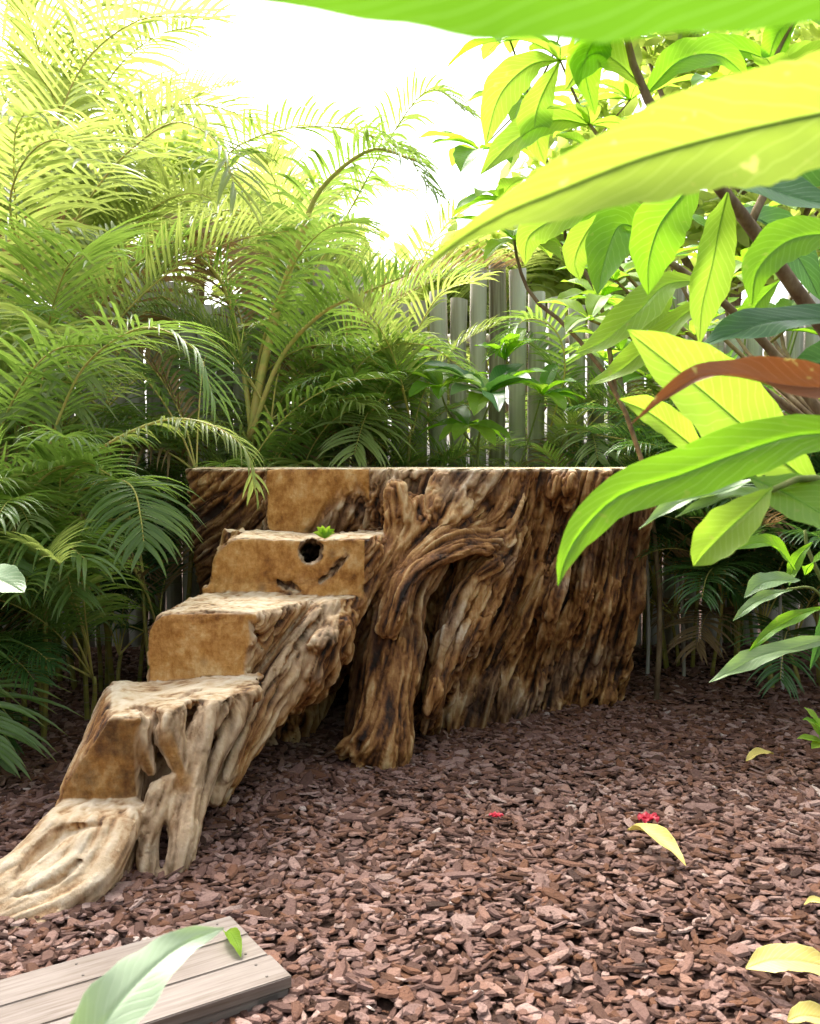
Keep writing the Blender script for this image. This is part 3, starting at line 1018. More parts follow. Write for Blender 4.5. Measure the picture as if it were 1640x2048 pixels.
def build_stump():
    fd = build_stump_field()
    V, Q = surface_nets(fd)
    me = mesh_np('stump_raw', V, quads=Q)
    ob = link('stump_raw', me)
    sub = ob.modifiers.new('s', 'SUBSURF')
    sub.levels = sub.render_levels = 1
    ev = ob.evaluated_get(bpy.context.evaluated_depsgraph_get())
    m2 = bpy.data.meshes.new_from_object(ev)
    bpy.data.objects.remove(ob)
    bpy.data.meshes.remove(me)
    n = len(m2.vertices)
    V = np.empty(n * 3, np.float32)
    m2.vertices.foreach_get('co', V)
    V = V.reshape(-1, 3).astype(float)
    Q = np.empty(len(m2.loops), np.int32)
    m2.loops.foreach_get('vertex_index', Q)
    Q = Q.reshape(-1, 4)
    bpy.data.meshes.remove(m2)

    def normals(V):
        a, b = V[Q[:, 2]] - V[Q[:, 0]], V[Q[:, 3]] - V[Q[:, 1]]
        fn = np.cross(a, b)
        N = np.zeros_like(V)
        for i in range(4): np.add.at(N, Q[:, i], fn)
        return N / (np.linalg.norm(N, axis=1, keepdims=True) + 1e-12)

    # keep what can be seen from the front and a step to the side
    N = normals(V)
    # flow grid
    gh = 0.045
    lo = fd.lo - gh
    dims = [int((len(a) * fd.h + 2 * gh) / gh) + 3 for a in fd.ax]
    g = np.stack(np.meshgrid(*[lo[k] + gh * np.arange(dims[k]) for k in range(3)], indexing='ij'), -1)
    D = np.zeros(g.shape)
    D += np.array([-0.25, -0.25, -0.9]) * 1e-3
    for f in FLOW:
        p, d, r, w = np.array(f[:3]), np.array(f[3:6]), f[6], f[7]
        i0 = np.maximum(((p - lo - 0.25) / gh).astype(int), 0)
        i1 = ((p - lo + 0.25) / gh).astype(int) + 2
        s = tuple(slice(a, b) for a, b in zip(i0, i1))
        d2 = ((g[s] - p) ** 2).sum(-1)
        D[s] += d * (np.exp(-d2 / (2 * (r * 0.8) ** 2)) * w)[..., None]
    D /= np.linalg.norm(D, axis=-1, keepdims=True) + 1e-9

    def flow(p):
        q = (p - lo) / gh
        i = np.floor(q).astype(int)
        for k in range(3): i[:, k] = np.clip(i[:, k], 0, dims[k] - 2)
        f = q - i
        r = 0
        for a in (0, 1):
            for b in (0, 1):
                for c in (0, 1):
                    w = (f[:, 0] if a else 1 - f[:, 0]) * (f[:, 1] if b else 1 - f[:, 1]) * (f[:, 2] if c else 1 - f[:, 2])
                    r = r + w[:, None] * D[i[:, 0] + a, i[:, 1] + b, i[:, 2] + c]
        return r / (np.linalg.norm(r, axis=1, keepdims=True) + 1e-9)

    def lic(scale, seed, step, m):
        acc = vnoise(V * scale + seed)
        cnt = 1
        for sg in (1, -1):
            p = V.copy()
            for i in range(m):
                p = p + flow(p) * (sg * step)
                acc = acc + vnoise(p * scale + seed)
                cnt += 1
        acc = acc / cnt
        return (acc - acc.mean()) / (acc.std() + 1e-9)

    a = lic(17, 3.3, 0.028, 12)
    b = lic(38, 9.1, 0.016, 12)
    c = lic(75, 5.7, 0.008, 8)
    ridge = np.clip(np.abs(a) / 1.4, 0, 1) ** 0.6
    crease = np.clip(1 - np.abs(b) / 0.35, 0, 1)
    grain = np.clip(0.53 + 0.26 * (ridge - 0.6) + 0.12 * b + 0.13 * c - 0.22 * crease * (b < 3), 0, 1)

    # which surfaces are sawn
    x, y, z = V.T
    cut = np.zeros(len(V))
    tread = np.zeros(len(V))
    part = np.zeros(len(V), int)            # 0 trunk, 1..4 step, 5 table top, 6 twisted legs, 7 front root
    edge = lambda v, a, b: np.clip((v - a) / (b - a), 0, 1)
    for k in range(4):
        ry = riser_y(k, x)
        nearr = (1 - edge(np.abs(y - ry), 0.012, 0.03)) * edge(-N[:, 1], 0.6, 0.85) * (z > STEP[k] - 0.02) * (z < (STEP + [TOP_Z])[k + 1] + 0.02) * (x < -0.2)
        cut = np.maximum(cut, nearr)
        slope = 0.5 if k == 0 else 0.86
        lowy = ([2.4] + RISE_Y)[k] - 0.1
        t = edge(N[:, 2], slope, slope + 0.1) * (np.abs(z - STEP[k]) < (0.035 if k else 0.3)) * (y < ry + 0.05) * (y > lowy) * (x < -0.12)
        if k == 0: t *= 0.9 * (z < 0.26) * (x < -0.82)
        tread = np.maximum(tread, t)
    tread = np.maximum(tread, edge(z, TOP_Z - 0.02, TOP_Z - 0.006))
    # paler tone also on upward and outward faces of the flight, the crown and the legs
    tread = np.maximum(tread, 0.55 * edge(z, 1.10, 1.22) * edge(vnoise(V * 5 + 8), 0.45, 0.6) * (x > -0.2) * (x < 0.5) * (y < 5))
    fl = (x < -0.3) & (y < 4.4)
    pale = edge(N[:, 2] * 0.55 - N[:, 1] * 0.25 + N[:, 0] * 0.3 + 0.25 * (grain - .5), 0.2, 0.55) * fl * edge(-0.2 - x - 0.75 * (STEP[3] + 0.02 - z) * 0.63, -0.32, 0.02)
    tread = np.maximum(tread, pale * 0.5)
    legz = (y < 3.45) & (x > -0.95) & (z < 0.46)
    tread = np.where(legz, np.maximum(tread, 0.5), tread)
    dark = vnoise(V * 2.2 + 4.0)
    dark = edge(dark, 0.55, 0.7) * (y > 4.2) * (z < 1.1)
    dark = np.where((cut > 0.2) & (y < 3.3), 0.85, np.where(cut > 0.2, 0, dark))
    free = 1 - np.clip(np.maximum(cut, np.where(N[:, 2] > 0.8, tread, 0)), 0, 1)
    low = (y < 3.08) & (x < -0.86)
    free = np.where(low & (cut < 0.3), 0.45, free)
    amp = np.where((y > 4.22) | (N[:, 2] < 0.2), 1.0, 0.5)
    amp = np.where(legz, 0.45, amp)
    big = vnoise(V * 6 + 1.7) - 0.5
    disp = free * amp * (0.020 * (ridge - 0.6) + 0.0050 * b + 0.0034 * c - 0.010 * crease + 0.012 * big) + (1 - free) * (0.0016 * b + 0.018 * big + 0.007 * (vnoise(V * 14 + 2.2) - 0.5))
    top = edge(z, TOP_Z - 0.04, TOP_Z - 0.012)
    sidew = 1 - top * np.abs(N[:, 2])
    V2 = V + N * disp[:, None]
    V2[:, 2] = np.where(top > 0, V[:, 2] * top + V2[:, 2] * (1 - top), V2[:, 2])
    V2[:, 2] = np.minimum(V2[:, 2], V[:, 2].max() - 0.0 * x)
    # faces to parts
    C = V2[Q].mean(1)
    fn = N[Q].mean(1)
    cx, cy, cz = C.T
    fp = np.zeros(len(Q), int)
    inst = (cx < -0.12) & (cy < 4.70)
    for k in range(4):
        lo_y = ([2.0] + RISE_Y)[k] - 0.03
        hi_y = RISE_Y[k] - 0.03
        zt = STEP[k]
        m = inst & (cy > lo_y) & (cy <= hi_y) & (cx < -0.2 + (k == 3) * .1)
        fp[m & (cz > zt - (0.30 if k else 0.5))] = k + 1
    fp[(cx > -0.98) & (cy < 3.5) & (cz < 0.43) & (cx + 0.98 > (0.47 - cz) * -0.1) & (cy < 3.5) & ~((cx < -0.86) & (cy > 3.02) & (fn[:, 1] < -0.85))] = 6
    fp[(fp == 6) & (cx < -0.83) & (cy < 2.93)] = 1
    fp[(fp == 6) & (cx < -0.90)] = 1
    fp[(cz > TOP_Z - 0.018)] = 5
    fp[(cy < 4.42) & (cx > -0.42) & (cz < 0.75) & (cy > 3.9)] = 7
    root = thing('carved_root_staircase', 'huge carved tree root with four sawn steps and a flat table top', 'carved root', (0.1, 4.9, 0))
    names = {0: ('trunk', None), 1: ('step', 'lowest pale step sloping into the bark chips'), 2: ('step', 'second step with a dark brown sawn face above the twisted legs'),
             3: ('step', 'third step with a smooth orange sawn face'), 4: ('step', 'topmost step with a round knot hole in its face'),
             5: ('table_top', None), 6: ('root_leg', None), 7: ('front_root', None)}
    N2 = normals(V2)
    # drop faces deep under the soil
    for k, (nm, lab) in names.items():
        sel = np.where((fp == k) & (C[:, 2] > -0.1))[0]
        if len(sel) == 0: continue
        used, inv = np.unique(Q[sel].ravel(), return_inverse=True)
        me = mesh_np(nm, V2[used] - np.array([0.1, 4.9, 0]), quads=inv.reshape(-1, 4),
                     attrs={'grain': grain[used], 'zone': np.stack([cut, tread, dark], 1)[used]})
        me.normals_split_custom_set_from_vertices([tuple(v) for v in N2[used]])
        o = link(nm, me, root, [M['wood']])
        if lab: tag(o, lab)


build_stump()

# ------------------------------------------------------------------ timber platform in the near corner
def build_platform():
    L = 1.5
    c = PC + pdir * L / 2 + pside * PW / 2
    ang = math.atan2(pdir.y, pdir.x)
    t = thing('timber_platform', 'low platform of three weathered greyish planks lying on the bark chips', 'platform', (c.x, c.y, 0))
    t.rotation_euler = (0, 0, ang)
    pw = PW / 3
    sgn = 1 if Vector((-math.sin(ang), math.cos(ang), 0)).dot(pside) > 0 else -1

    def box(name, lo, hi, mat, bev=0.0025):
        import bmesh
        bm = bmesh.new()
        bmesh.ops.create_cube(bm, size=1)
        for v in bm.verts:
            v.co = Vector([(lo[i] + hi[i]) / 2 + v.co[i] * (hi[i] - lo[i]) for i in range(3)])
        bmesh.ops.bevel(bm, geom=bm.edges[:], offset=bev, segments=2, affect='EDGES')
        me = bpy.data.meshes.new(name)
        bm.to_mesh(me)
        bm.free()
        return link(name, me, t, [mat])

    for i in range(3):
        a = sgn * (-PW / 2 + i * pw + 0.002)
        b = sgn * (-PW / 2 + (i + 1) * pw - 0.002)
        e = [0.0, 0.002, -0.003][i]
        box('plank', (-L / 2 + e, min(a, b), PL_Z - 0.030), (L / 2, max(a, b), PL_Z), M['plank'])
    for u in (-L / 2 + 0.06, 0.0, L / 2 - 0.1):
        box('bearer', (u - 0.03, -PW / 2 + 0.004, -0.02), (u + 0.03, PW / 2 - 0.004, PL_Z - 0.031), M['plank'])
    # edge board along the near side
    b = sgn * PW / 2
    box('edge_board', (-L / 2 + 0.004, min(b - sgn * 0.004, b - sgn * 0.03), -0.02), (L / 2, max(b - sgn * 0.004, b - sgn * 0.03), PL_Z - 0.032), M['plank'])
    for u in (-L / 2 + 0.05, -L / 2 + 0.42, 0.02, 0.45):
        for i in range(3):
            for q in (0.25, 0.75):
                mb = MB()
                w = sgn * (-PW / 2 + (i + q) * pw)
                mb.tube([(u, w, PL_Z - 0.01), (u, w, PL_Z + 0.0012)], 0.0035, 8)
                link('nail', mb.mesh('nail'), t, [M['nail']])


build_platform()
# ------------------------------------------------------------------ palms
def frond_mb(mb, ctrl, llen, n=42, normal=None, spread=64, lift=0.25, droop=0.5, width=0.023, r0=0.0065, bare=0.22, seed=0, roll=0.0, rachis=True, flat=0.5):
    """pinnate leaf along ctrl (world or local points): two rows of narrow folded leaflets"""
    rr = random.Random(seed)
    pts = [Vector(p) for p in spline([tuple(c) for c in ctrl], 28)]
    if rachis:
        mb.tube(pts, [r0 * (1 - 0.85 * i / 27) + 0.0012 for i in range(28)], 5, mat=1, r=0.5)
    cum = [0.0]
    for a, b in zip(pts, pts[1:]): cum.append(cum[-1] + (b - a).length)
    L = cum[-1]

    def at(s):
        s = min(max(s, 0), L * 0.9999)
        for i in range(27):
            if cum[i + 1] >= s:
                u = (s - cum[i]) / max(1e-9, cum[i + 1] - cum[i])
                return pts[i].lerp(pts[i + 1], u), (pts[i + 1] - pts[i]).normalized()
        return pts[-1], (pts[-1] - pts[-2]).normalized()

    for i in range(n):
        f = i / (n - 1)
        s = L * (bare + (1 - bare) * f)
        p, t = at(s)
        up = Vector(normal) if normal is not None else UP
        side = t.cross(up)
        if side.length < 0.15: side = t.cross(Vector((0.3, 1, 0)))
        side.normalize()
        nn = side.cross(t).normalized()
        if roll:
            R = Matrix.Rotation(roll, 3, t)
            side, nn = R @ side, R @ nn
        ll = llen * (0.45 + 0.55 * math.sin(math.pi * min(1, 0.18 + f * 0.80)) ** 0.7) * (1 - 0.45 * max(0, f - 0.6))
        sp = math.radians(spread * (1 - 0.55 * f ** 2) + rr.uniform(-5, 5))
        for sg in (-1, 1):
            if rr.random() < 0.05: continue
            l2 = ll * rr.uniform(0.78, 1.1) * (0.5 if rr.random() < 0.05 else 1)
            d = (t * math.cos(sp) + side * (sg * math.sin(sp)) + nn * (lift + rr.uniform(-.16, .16)) + t * rr.uniform(-.12, .12)).normalized()
            q = p.copy()
            m = 5
            seg = l2 / m
            rows, au = [], []
            rv = rr.random()
            wb = width * rr.uniform(0.85, 1.15)
            for k in range(m + 1):
                u = k / m
                w = wb * (0.35 + 0.65 * min(1, u * 3.5)) * (1 - u ** 2.2) + 0.0008
                wd = d.cross(nn).normalized()
                fold = nn * (w * 0.35)
                rows.append([q - wd * w * 0.5 + fold, q, q + wd * w * 0.5 + fold])
                au.append([(u, -1, rv), (u, 0, rv), (u, 1, rv)])
                q = q + d * seg
                d = (d + Vector((0, 0, -1)) * (droop * (0.15 + 0.4 * u)) + Vector((rr.uniform(-.03, .03), rr.uniform(-.03, .03), 0))).normalized()
            mb.grid(rows, au, False, 0)


FR = {}


def frond_proto(kind, k):
    """shared frond meshes: base at the origin, arching out along +X"""
    key = (kind, k)
    if key in FR: return FR[key]
    rr = random.Random(100 + k)
    a0 = math.radians([12, 20, 30, 42, 55, 18, 35, 66][k])
    a1 = math.radians([80, 105, 120, 135, 145, 120, 100, 150][k])
    L = [1.55, 1.7, 1.6, 1.5, 1.35, 1.85, 1.75, 1.2][k]
    pts, p = [], Vector((0, 0, 0))
    sw = rr.uniform(-.25, .25)
    for i in range(7):
        pts.append(p.copy())
        u = i / 6
        a = a0 + (a1 - a0) * u ** 1.25
        p = p + Vector((math.sin(a) * math.cos(sw * u), math.sin(a) * math.sin(sw * u), math.cos(a))) * (L / 6)
    mb = MB()
    frond_mb(mb, pts, 0.46 + 0.07 * (k % 3), n=[33, 30, 36, 30, 34, 28, 38, 30][k], spread=[62, 70, 55, 66, 72, 60, 50, 75][k], droop=[.5, .8, .45, .6, .7, 1.0, .4, .6][k], lift=[.35, .15, .45, .2, .3, .1, .6, .2][k], width=[.026, .030, .022, .028, .024, .030, .022, .030][k], seed=k, bare=0.26)
    me = mb.mesh('frond')
    me.materials.append(M[kind])
    me.materials.append(M['rachis'])
    FR[key] = me
    return me


CN = {}


def cane_proto(k):
    if k in CN: return CN[k]
    mb = MB()
    pts = [(0.03 * math.sin(k + i * 0.5) * i / 8, 0.03 * math.cos(k * 2 + i * 0.4) * i / 8, i / 8.0) for i in range(9)]
    mb.tube(pts, [0.019 * (1.15 if i == 0 else 1) - 0.005 * i / 8 for i in range(9)], 9)
    me = mb.mesh('cane')
    me.materials.append(M['cane'])
    CN[k] = me
    return me


def keepout(w):
    """a point that would stand before the stump or over the gap of sky above its middle"""
    px, py = 820 + F_PX * w.x / w.y, 930 - F_PX * (w.z - CAM_H) / w.y
    if w.y < 5.3 and px > 265 and px < 1290 and py > 860: return True
    if w.y < 6.15 and 790 < px < 1130 and 680 < py < 960: return True
    if w.y < 4.6 and px > 480 and px < 1290: return True
    return False


def palm(name, label, x, y, canes, kind, h=(0.5, 1.4), scale=1.0, nf=(5, 7), group='feathery palms crowding round the stump', face=None, spread=0.28, seed=0, lean=0.12, dense=0):
    """a clump: upright canes, each with its spray of fronds"""
    rr = random.Random(seed)
    z0 = float(ground_z(np.array(x), np.array(y)))
    t = thing(name, label, 'palm', (x, y, z0), group)
    cnt = 0
    for c in range(canes):
        a = rr.uniform(0, 6.28)
        r = spread * math.sqrt(rr.random())
        hh = rr.uniform(*h)
        o = bpy.data.objects.new('cane', cane_proto(c % 3))
        scene.collection.objects.link(o)
        o.parent = t
        bx, by = r * math.cos(a), r * math.sin(a)
        lx, ly = lean * rr.uniform(-1, 1) + bx * 0.35, lean * rr.uniform(-1, 1) + by * 0.35
        o.location = (bx, by, -0.05)
        o.rotation_euler = Vector((lx, ly, 1)).to_track_quat('Z', 'Y').to_euler()
        o.scale = (scale, scale, hh + 0.05)
        top = Vector((bx, by, -0.05)) + Vector((lx, ly, 1)).normalized() * (hh + 0.04)
        for i in range(rr.randint(*nf)):
            if cnt > 96: break
            if face is not None and rr.random() < 0.65: az = face + rr.uniform(-1.2, 1.2)
            else: az = rr.uniform(0, 6.28)
            k = rr.choice([0, 1, 2, 3, 5, 6, 4, 7] if i > 1 else [0, 1, 5, 6])
            s = scale * rr.uniform(0.75, 1.1)
            bad = False
            for rad, up_ in ((0.5, 0.75), (0.8, 0.7), (1.05, 0.45), (1.15, 0.2)):
                w = t.location + top + Vector((math.cos(az) * rad * s, math.sin(az) * rad * s, up_ * s))
                if keepout(w): bad = True
            if bad: continue
            f = bpy.data.objects.new('frond', frond_proto(('palm_dry' if rr.random() < 0.05 and kind != 'palm_sun' else kind) if isinstance(kind, str) else ('palm_dry' if rr.random() < 0.05 else rr.choice(kind)), k))
            scene.collection.objects.link(f)
            f.parent = t
            f.location = top
            f.rotation_euler = (rr.uniform(-.15, .15), rr.uniform(-.15, .15), az)
            f.scale = (s, s, s)
            cnt += 1
    return t


def drawn_frond(t, ctrl, llen, kind, **kw):
    """a frond of palm t that follows its own arc through the picture"""
    mb = MB()
    pts = [P(*c) - t.location for c in ctrl]
    frond_mb(mb, pts, llen, **kw)
    me = mb.mesh('frond')
    o = link('frond', me, t, [M[kind], M['rachis']])
    return o


bpy.context.view_layer.update()
GR = 'feathery palms crowding round the stump'
p_left = palm('feather_palm', 'dense palm clump left of the steps with a drooping fan of fronds beside the stump', -1.75, 4.55, 8, ['palm', 'palm', 'palm_sun'], (0.2, 0.9), 0.72, (5, 6), seed=1, face=-2.2, spread=0.22)
p_left2 = palm('feather_palm', 'palm clump at the left edge of the picture with long arching green fronds', -2.35, 4.75, 8, ['palm', 'palm_sun', 'palm'], (0.3, 1.3), 0.85, (4, 6), seed=2, face=0.2, spread=0.3)
p_tall = palm('feather_palm', 'slender palm with a bright yellowish brown stalk rising behind the left end of the stump', -1.12, 6.0, 5, ['palm', 'palm_sun'], (0.5, 1.1), 0.8, (3, 4), seed=3, spread=0.25)
p_back1 = palm('feather_palm', 'tall pale yellow-green palm arching high at the upper left', -2.3, 5.9, 6, ['palm_sun', 'palm', 'palm_sun'], (1.1, 1.9), 1.0, (4, 6), seed=4, spread=0.35)
p_back2 = palm('feather_palm', 'tall palm in front of the fence with grey-green fronds against the sky', -0.9, 6.35, 5, ['palm', 'palm_sun'], (1.3, 2.0), 0.95, (4, 5), seed=5, spread=0.3)
p_back3 = palm('feather_palm', 'bushy palm clump in the shade between the left palms and the fence', -1.75, 5.6, 9, ['palm', 'palm_sun'], (0.4, 1.4), 0.85, (3, 5), seed=6, spread=0.4, face=2.7)
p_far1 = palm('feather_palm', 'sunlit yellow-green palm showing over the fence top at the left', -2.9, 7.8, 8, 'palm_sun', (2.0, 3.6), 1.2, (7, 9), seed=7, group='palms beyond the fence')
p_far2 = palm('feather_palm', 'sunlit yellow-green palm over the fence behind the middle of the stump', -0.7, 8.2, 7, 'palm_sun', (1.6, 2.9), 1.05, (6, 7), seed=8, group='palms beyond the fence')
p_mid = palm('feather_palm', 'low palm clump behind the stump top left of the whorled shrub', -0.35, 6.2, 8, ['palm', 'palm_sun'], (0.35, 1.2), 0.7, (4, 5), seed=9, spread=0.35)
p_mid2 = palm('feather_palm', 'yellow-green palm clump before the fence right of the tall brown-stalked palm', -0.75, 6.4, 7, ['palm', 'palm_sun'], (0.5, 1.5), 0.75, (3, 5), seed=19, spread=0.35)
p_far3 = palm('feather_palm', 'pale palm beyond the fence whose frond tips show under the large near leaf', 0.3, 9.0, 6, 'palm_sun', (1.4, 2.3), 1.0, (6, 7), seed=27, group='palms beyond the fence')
p_ctr = palm('feather_palm', 'light green palm with long stalks before the fence in the picture centre', -0.15, 6.45, 5, ['palm_sun', 'palm'], (0.9, 1.7), 0.75, (4, 5), seed=28, spread=0.25)
p_rt2 = palm('feather_palm', 'yellow-green palm before the fence behind the young tree', 1.45, 6.35, 5, ['palm_sun', 'palm'], (0.8, 1.6), 0.65, (4, 5), seed=29, spread=0.3)
p_r1 = palm('feather_palm', 'dark narrow-leaved palm clump right of the stump in deep shade', 1.75, 5.75, 11, 'palm_shade', (0.15, 0.9), 0.62, (7, 8), seed=10, spread=0.35)
p_r2 = palm('feather_palm', 'dark palm clump near the right edge behind the narrow-leaved shrub', 2.35, 5.45, 11, 'palm_shade', (0.2, 1.1), 0.7, (7, 8), seed=11, spread=0.35)
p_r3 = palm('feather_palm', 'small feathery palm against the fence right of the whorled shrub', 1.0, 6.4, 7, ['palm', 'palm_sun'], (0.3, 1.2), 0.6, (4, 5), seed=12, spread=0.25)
p_dk = palm('feather_palm', 'deeply shaded palm filling the gap between the steps and the left palms', -1.55, 5.2, 7, 'palm_shade', (0.2, 0.8), 0.7, (5, 6), seed=13, face=2.6, spread=0.25)
p_l3 = palm('feather_palm', 'low dark palm at the left edge close above the bark chips', -2.15, 4.3, 6, ['palm', 'palm_shade'], (0.08, 0.45), 0.55, (5, 6), seed=14, spread=0.18)
bpy.context.view_layer.update()

# fronds that read one by one in the photograph
drawn_frond(p_left, [(60, 1010, 4.5), (120, 830, 4.35), (180, 720, 4.25), (290, 655, 4.1), (390, 700, 4.0), (425, 790, 3.95)], 0.40, 'palm', n=40, droop=0.75, lift=0.25, seed=31, width=.016)
drawn_frond(p_left, [(130, 960, 4.2), (220, 885, 4.15), (330, 840, 4.1), (420, 850, 4.0), (490, 900, 3.95), (512, 990, 3.95)], 0.20, 'palm_sun', n=39, droop=0.9, lift=0.0, seed=32, width=.014)
drawn_frond(p_left, [(150, 985, 4.35), (200, 965, 4.3), (245, 962, 4.2), (270, 985, 4.1), (282, 1040, 4.0), (288, 1090, 3.95)], 0.34, 'palm', n=26, droop=0.8, lift=0.1, seed=33, width=.022, bare=.35, spread=75)
drawn_frond(p_left, [(20, 1080, 4.2), (60, 985, 4.15), (110, 940, 4.1), (170, 925, 4.0), (220, 950, 3.9)], 0.30, 'palm', n=31, droop=0.5, lift=0.5, seed=34)
drawn_frond(p_left2, [(-40, 1000, 4.5), (0, 860, 4.4), (50, 760, 4.2), (110, 700, 4.1), (190, 690, 4.0)], 0.38, 'palm', n=34, droop=0.6, lift=0.35, seed=35)
drawn_frond(p_tall, [(500, 890, 6.0), (520, 760, 6.0), (560, 600, 6.0), (600, 480, 5.9), (640, 380, 5.8), (740, 300, 5.6), (830, 320, 5.4)], 0.46, 'palm', n=34, droop=0.9, lift=0.2, seed=36, bare=0.5, r0=0.034)
drawn_frond(p_tall, [(498, 880, 5.95), (560, 720, 5.8), (640, 630, 5.6), (720, 590, 5.4), (812, 552, 5.2)], 0.46, 'palm', n=34, droop=0.3, lift=0.7, seed=37, bare=0.35, roll=0.4, r0=.018)
drawn_frond(p_tall, [(505, 880, 6.0), (480, 700, 6.1), (440, 560, 6.1), (360, 500, 6.0), (280, 540, 5.8)], 0.45, 'palm', n=34, droop=0.7, lift=0.3, seed=38, bare=.35, r0=.02)
drawn_frond(p_back1, [(110, 520, 5.6), (170, 410, 5.4), (250, 310, 5.2), (350, 245, 5.0), (440, 290, 4.8), (470, 380, 4.7)], 0.55, 'palm_sun', n=35, droop=0.7, lift=0.35, seed=39, bare=.15, width=.022)
drawn_frond(p_back1, [(60, 560, 5.2), (20, 420, 4.9), (50, 320, 4.7), (120, 280, 4.5), (200, 360, 4.2)], 0.52, 'palm_sun', n=26, droop=0.5, lift=0.5, seed=40, bare=.15, width=.030)
drawn_frond(p_back1, [(120, 560, 5.8), (100, 330, 5.7), (160, 140, 5.6), (280, 40, 5.5), (420, 40, 5.4)], 0.7, 'palm_sun', n=39, droop=0.4, lift=0.4, seed=41, bare=.2, width=.024)
drawn_frond(p_back2, [(560, 560, 6.2), (500, 400, 6.1), (450, 320, 6.0), (540, 265, 5.9), (680, 255, 5.8), (800, 300, 5.7), (860, 380, 5.6)], 0.48, 'palm', n=43, droop=0.8, lift=0.3, seed=42, bare=.3)
drawn_frond(p_back2, [(620, 560, 6.2), (700, 420, 6.2), (790, 260, 6.1), (860, 180, 6.0), (930, 220, 5.9)], 0.42, 'palm', n=37, droop=0.9, lift=0.2, seed=43, bare=.3)
drawn_frond(p_back2, [(600, 540, 6.2), (540, 460, 6.1), (470, 420, 6.0), (390, 450, 5.8), (330, 540, 5.7)], 0.42, 'palm_sun', n=37, droop=0.7, lift=0.3, seed=44, bare=.2)
drawn_frond(p_mid, [(660, 880, 6.2), (700, 760, 6.0), (760, 700, 5.8), (850, 690, 5.7), (930, 740, 5.6)], 0.36, 'palm', n=31, droop=0.6, lift=0.4, seed=45, bare=.25)
drawn_frond(p_mid, [(690, 880, 6.2), (760, 800, 6.0), (820, 690, 5.9), (880, 590, 5.8), (960, 560, 5.7)], 0.36, 'palm_sun', n=31, droop=0.6, lift=0.3, seed=46, bare=.25)
drawn_frond(p_r3, [(1100, 860, 6.4), (1130, 740, 6.3), (1110, 660, 6.2), (1050, 640, 6.1), (1000, 700, 6.0)], 0.32, 'palm', n=28, droop=0.5, lift=0.3, seed=47, bare=.25)

# ------------------------------------------------------------------ broad leaves
def leaf_mb(mb, ctrl, width, facing=None, cup=0.22, wave=0.02, shape=1.0, seed=0, n=22, tipn=0.9, basew=0.05, petiole=0.0, twist=0.0, curlx=0.0, rag=0.0):
    """a leaf blade of real thickness along ctrl (3D points), width in metres; facing = the way its upper side looks"""
    rr = random.Random(seed)
    pts = [Vector(p) for p in spline([tuple(c) for c in ctrl], n)]
    facing = Vector(facing if facing is not None else (0, -1, 0.35)).normalized()
    L = sum((b - a).length for a, b in zip(pts, pts[1:]))
    cols = [-1, -0.97, -0.75, -0.5, -0.25, -0.05, 0, 0.05, 0.25, 0.5, 0.75, 0.97, 1]
    rows, au, rows2 = [], [], []
    ph = rr.uniform(0, 6)
    ph2 = rr.uniform(0, 6)
    rv = rr.random()
    for i, p in enumerate(pts):
        u = i / (n - 1)
        t = (pts[min(i + 1, n - 1)] - pts[max(i - 1, 0)]).normalized()
        f = facing
        side = t.cross(f)
        side = side.normalized() if side.length > 0.05 else t.cross(Vector((1, 0, 0))).normalized()
        nn = side.cross(t).normalized()
        if twist:
            R = Matrix.Rotation(twist * (u - 0.3), 3, t)
            side, nn = R @ side, R @ nn
        w = 0.5 * width * (math.sin(math.pi * min(1, u ** shape)) ** tipn)
        w = max(w, 0.5 * width * basew * (1 - u) + 0.0006)
        row, a, row2 = [], [], []
        for c in cols:
            wob = wave * L * math.sin(ph + u * 13 + (2.0 if c > 0 else 0)) * abs(c) ** 2
            wj = w * (1 + 0.05 * math.sin(ph2 + u * 31 * (1 if c > 0 else 1.3)))
            if rag and abs(c) > 0.6:
                h = math.sin(i * 12.9898 + (78.2 if c > 0 else 3.1)) * 43758.5453
                wj *= 1 - rag * max(0, (h - math.floor(h)) - 0.55) * 2.2
            q = p + side * (c * wj) + nn * (abs(c) ** 1.5 * w * cup * 1.4 + wob * min(1, w / (0.3 * width + 1e-9)) + (0.0 if abs(c) > 0.03 else -0.0015) + curlx * c * w)
            # quilted surface between the side veins
            q = q + nn * (0.010 * width * math.sin(2 * math.pi * (u * 17 - abs(c) * 3.2)) * (1 - abs(c)) * min(1, abs(c) * 5))
            row.append(q)
            row2.append(q - nn * 0.0006)
            a.append((u, c, rv))
        rows.append(row)
        rows2.append(row2)
        au.append(a)
    mb.grid(rows, au, False, 0)
    # rib below
    mb.tube([r[6] - (r[5] - r[6]).cross(pts[-1] - pts[0]).normalized() * 0.0 for r in rows[:-1]], [width * 0.012 * (1 - i / n) + 0.0006 for i in range(n - 1)], 5, mat=0, r=0.9, cap=True)


def leaf_obj(t, ctrl, wpx, kind, label=None, name='leaf', **kw):
    """leaf drawn by (px, py, distance) points; its width given in picture pixels at its middle"""
    mid = ctrl[len(ctrl) // 2]
    mb = MB()
    base = Vector(t.location)
    leaf_mb(mb, [P(*c) - base for c in ctrl], wpx / F_PX * mid[2], **kw)
    o = link(name, mb.mesh(name), t, [M[kind]])
    if label: o['label'] = label
    return o


def branch_obj(t, ctrl, r0, r1, mat='twig', name='branch', n=14):
    base = Vector(t.location)
    pts = spline([tuple(P(*c) - base) for c in ctrl], n)
    mb = MB()
    mb.tube([Vector(p) for p in pts], [r0 + (r1 - r0) * i / (n - 1) for i in range(n)], 8)
    return link(name, mb.mesh(name), t, [M[mat]])


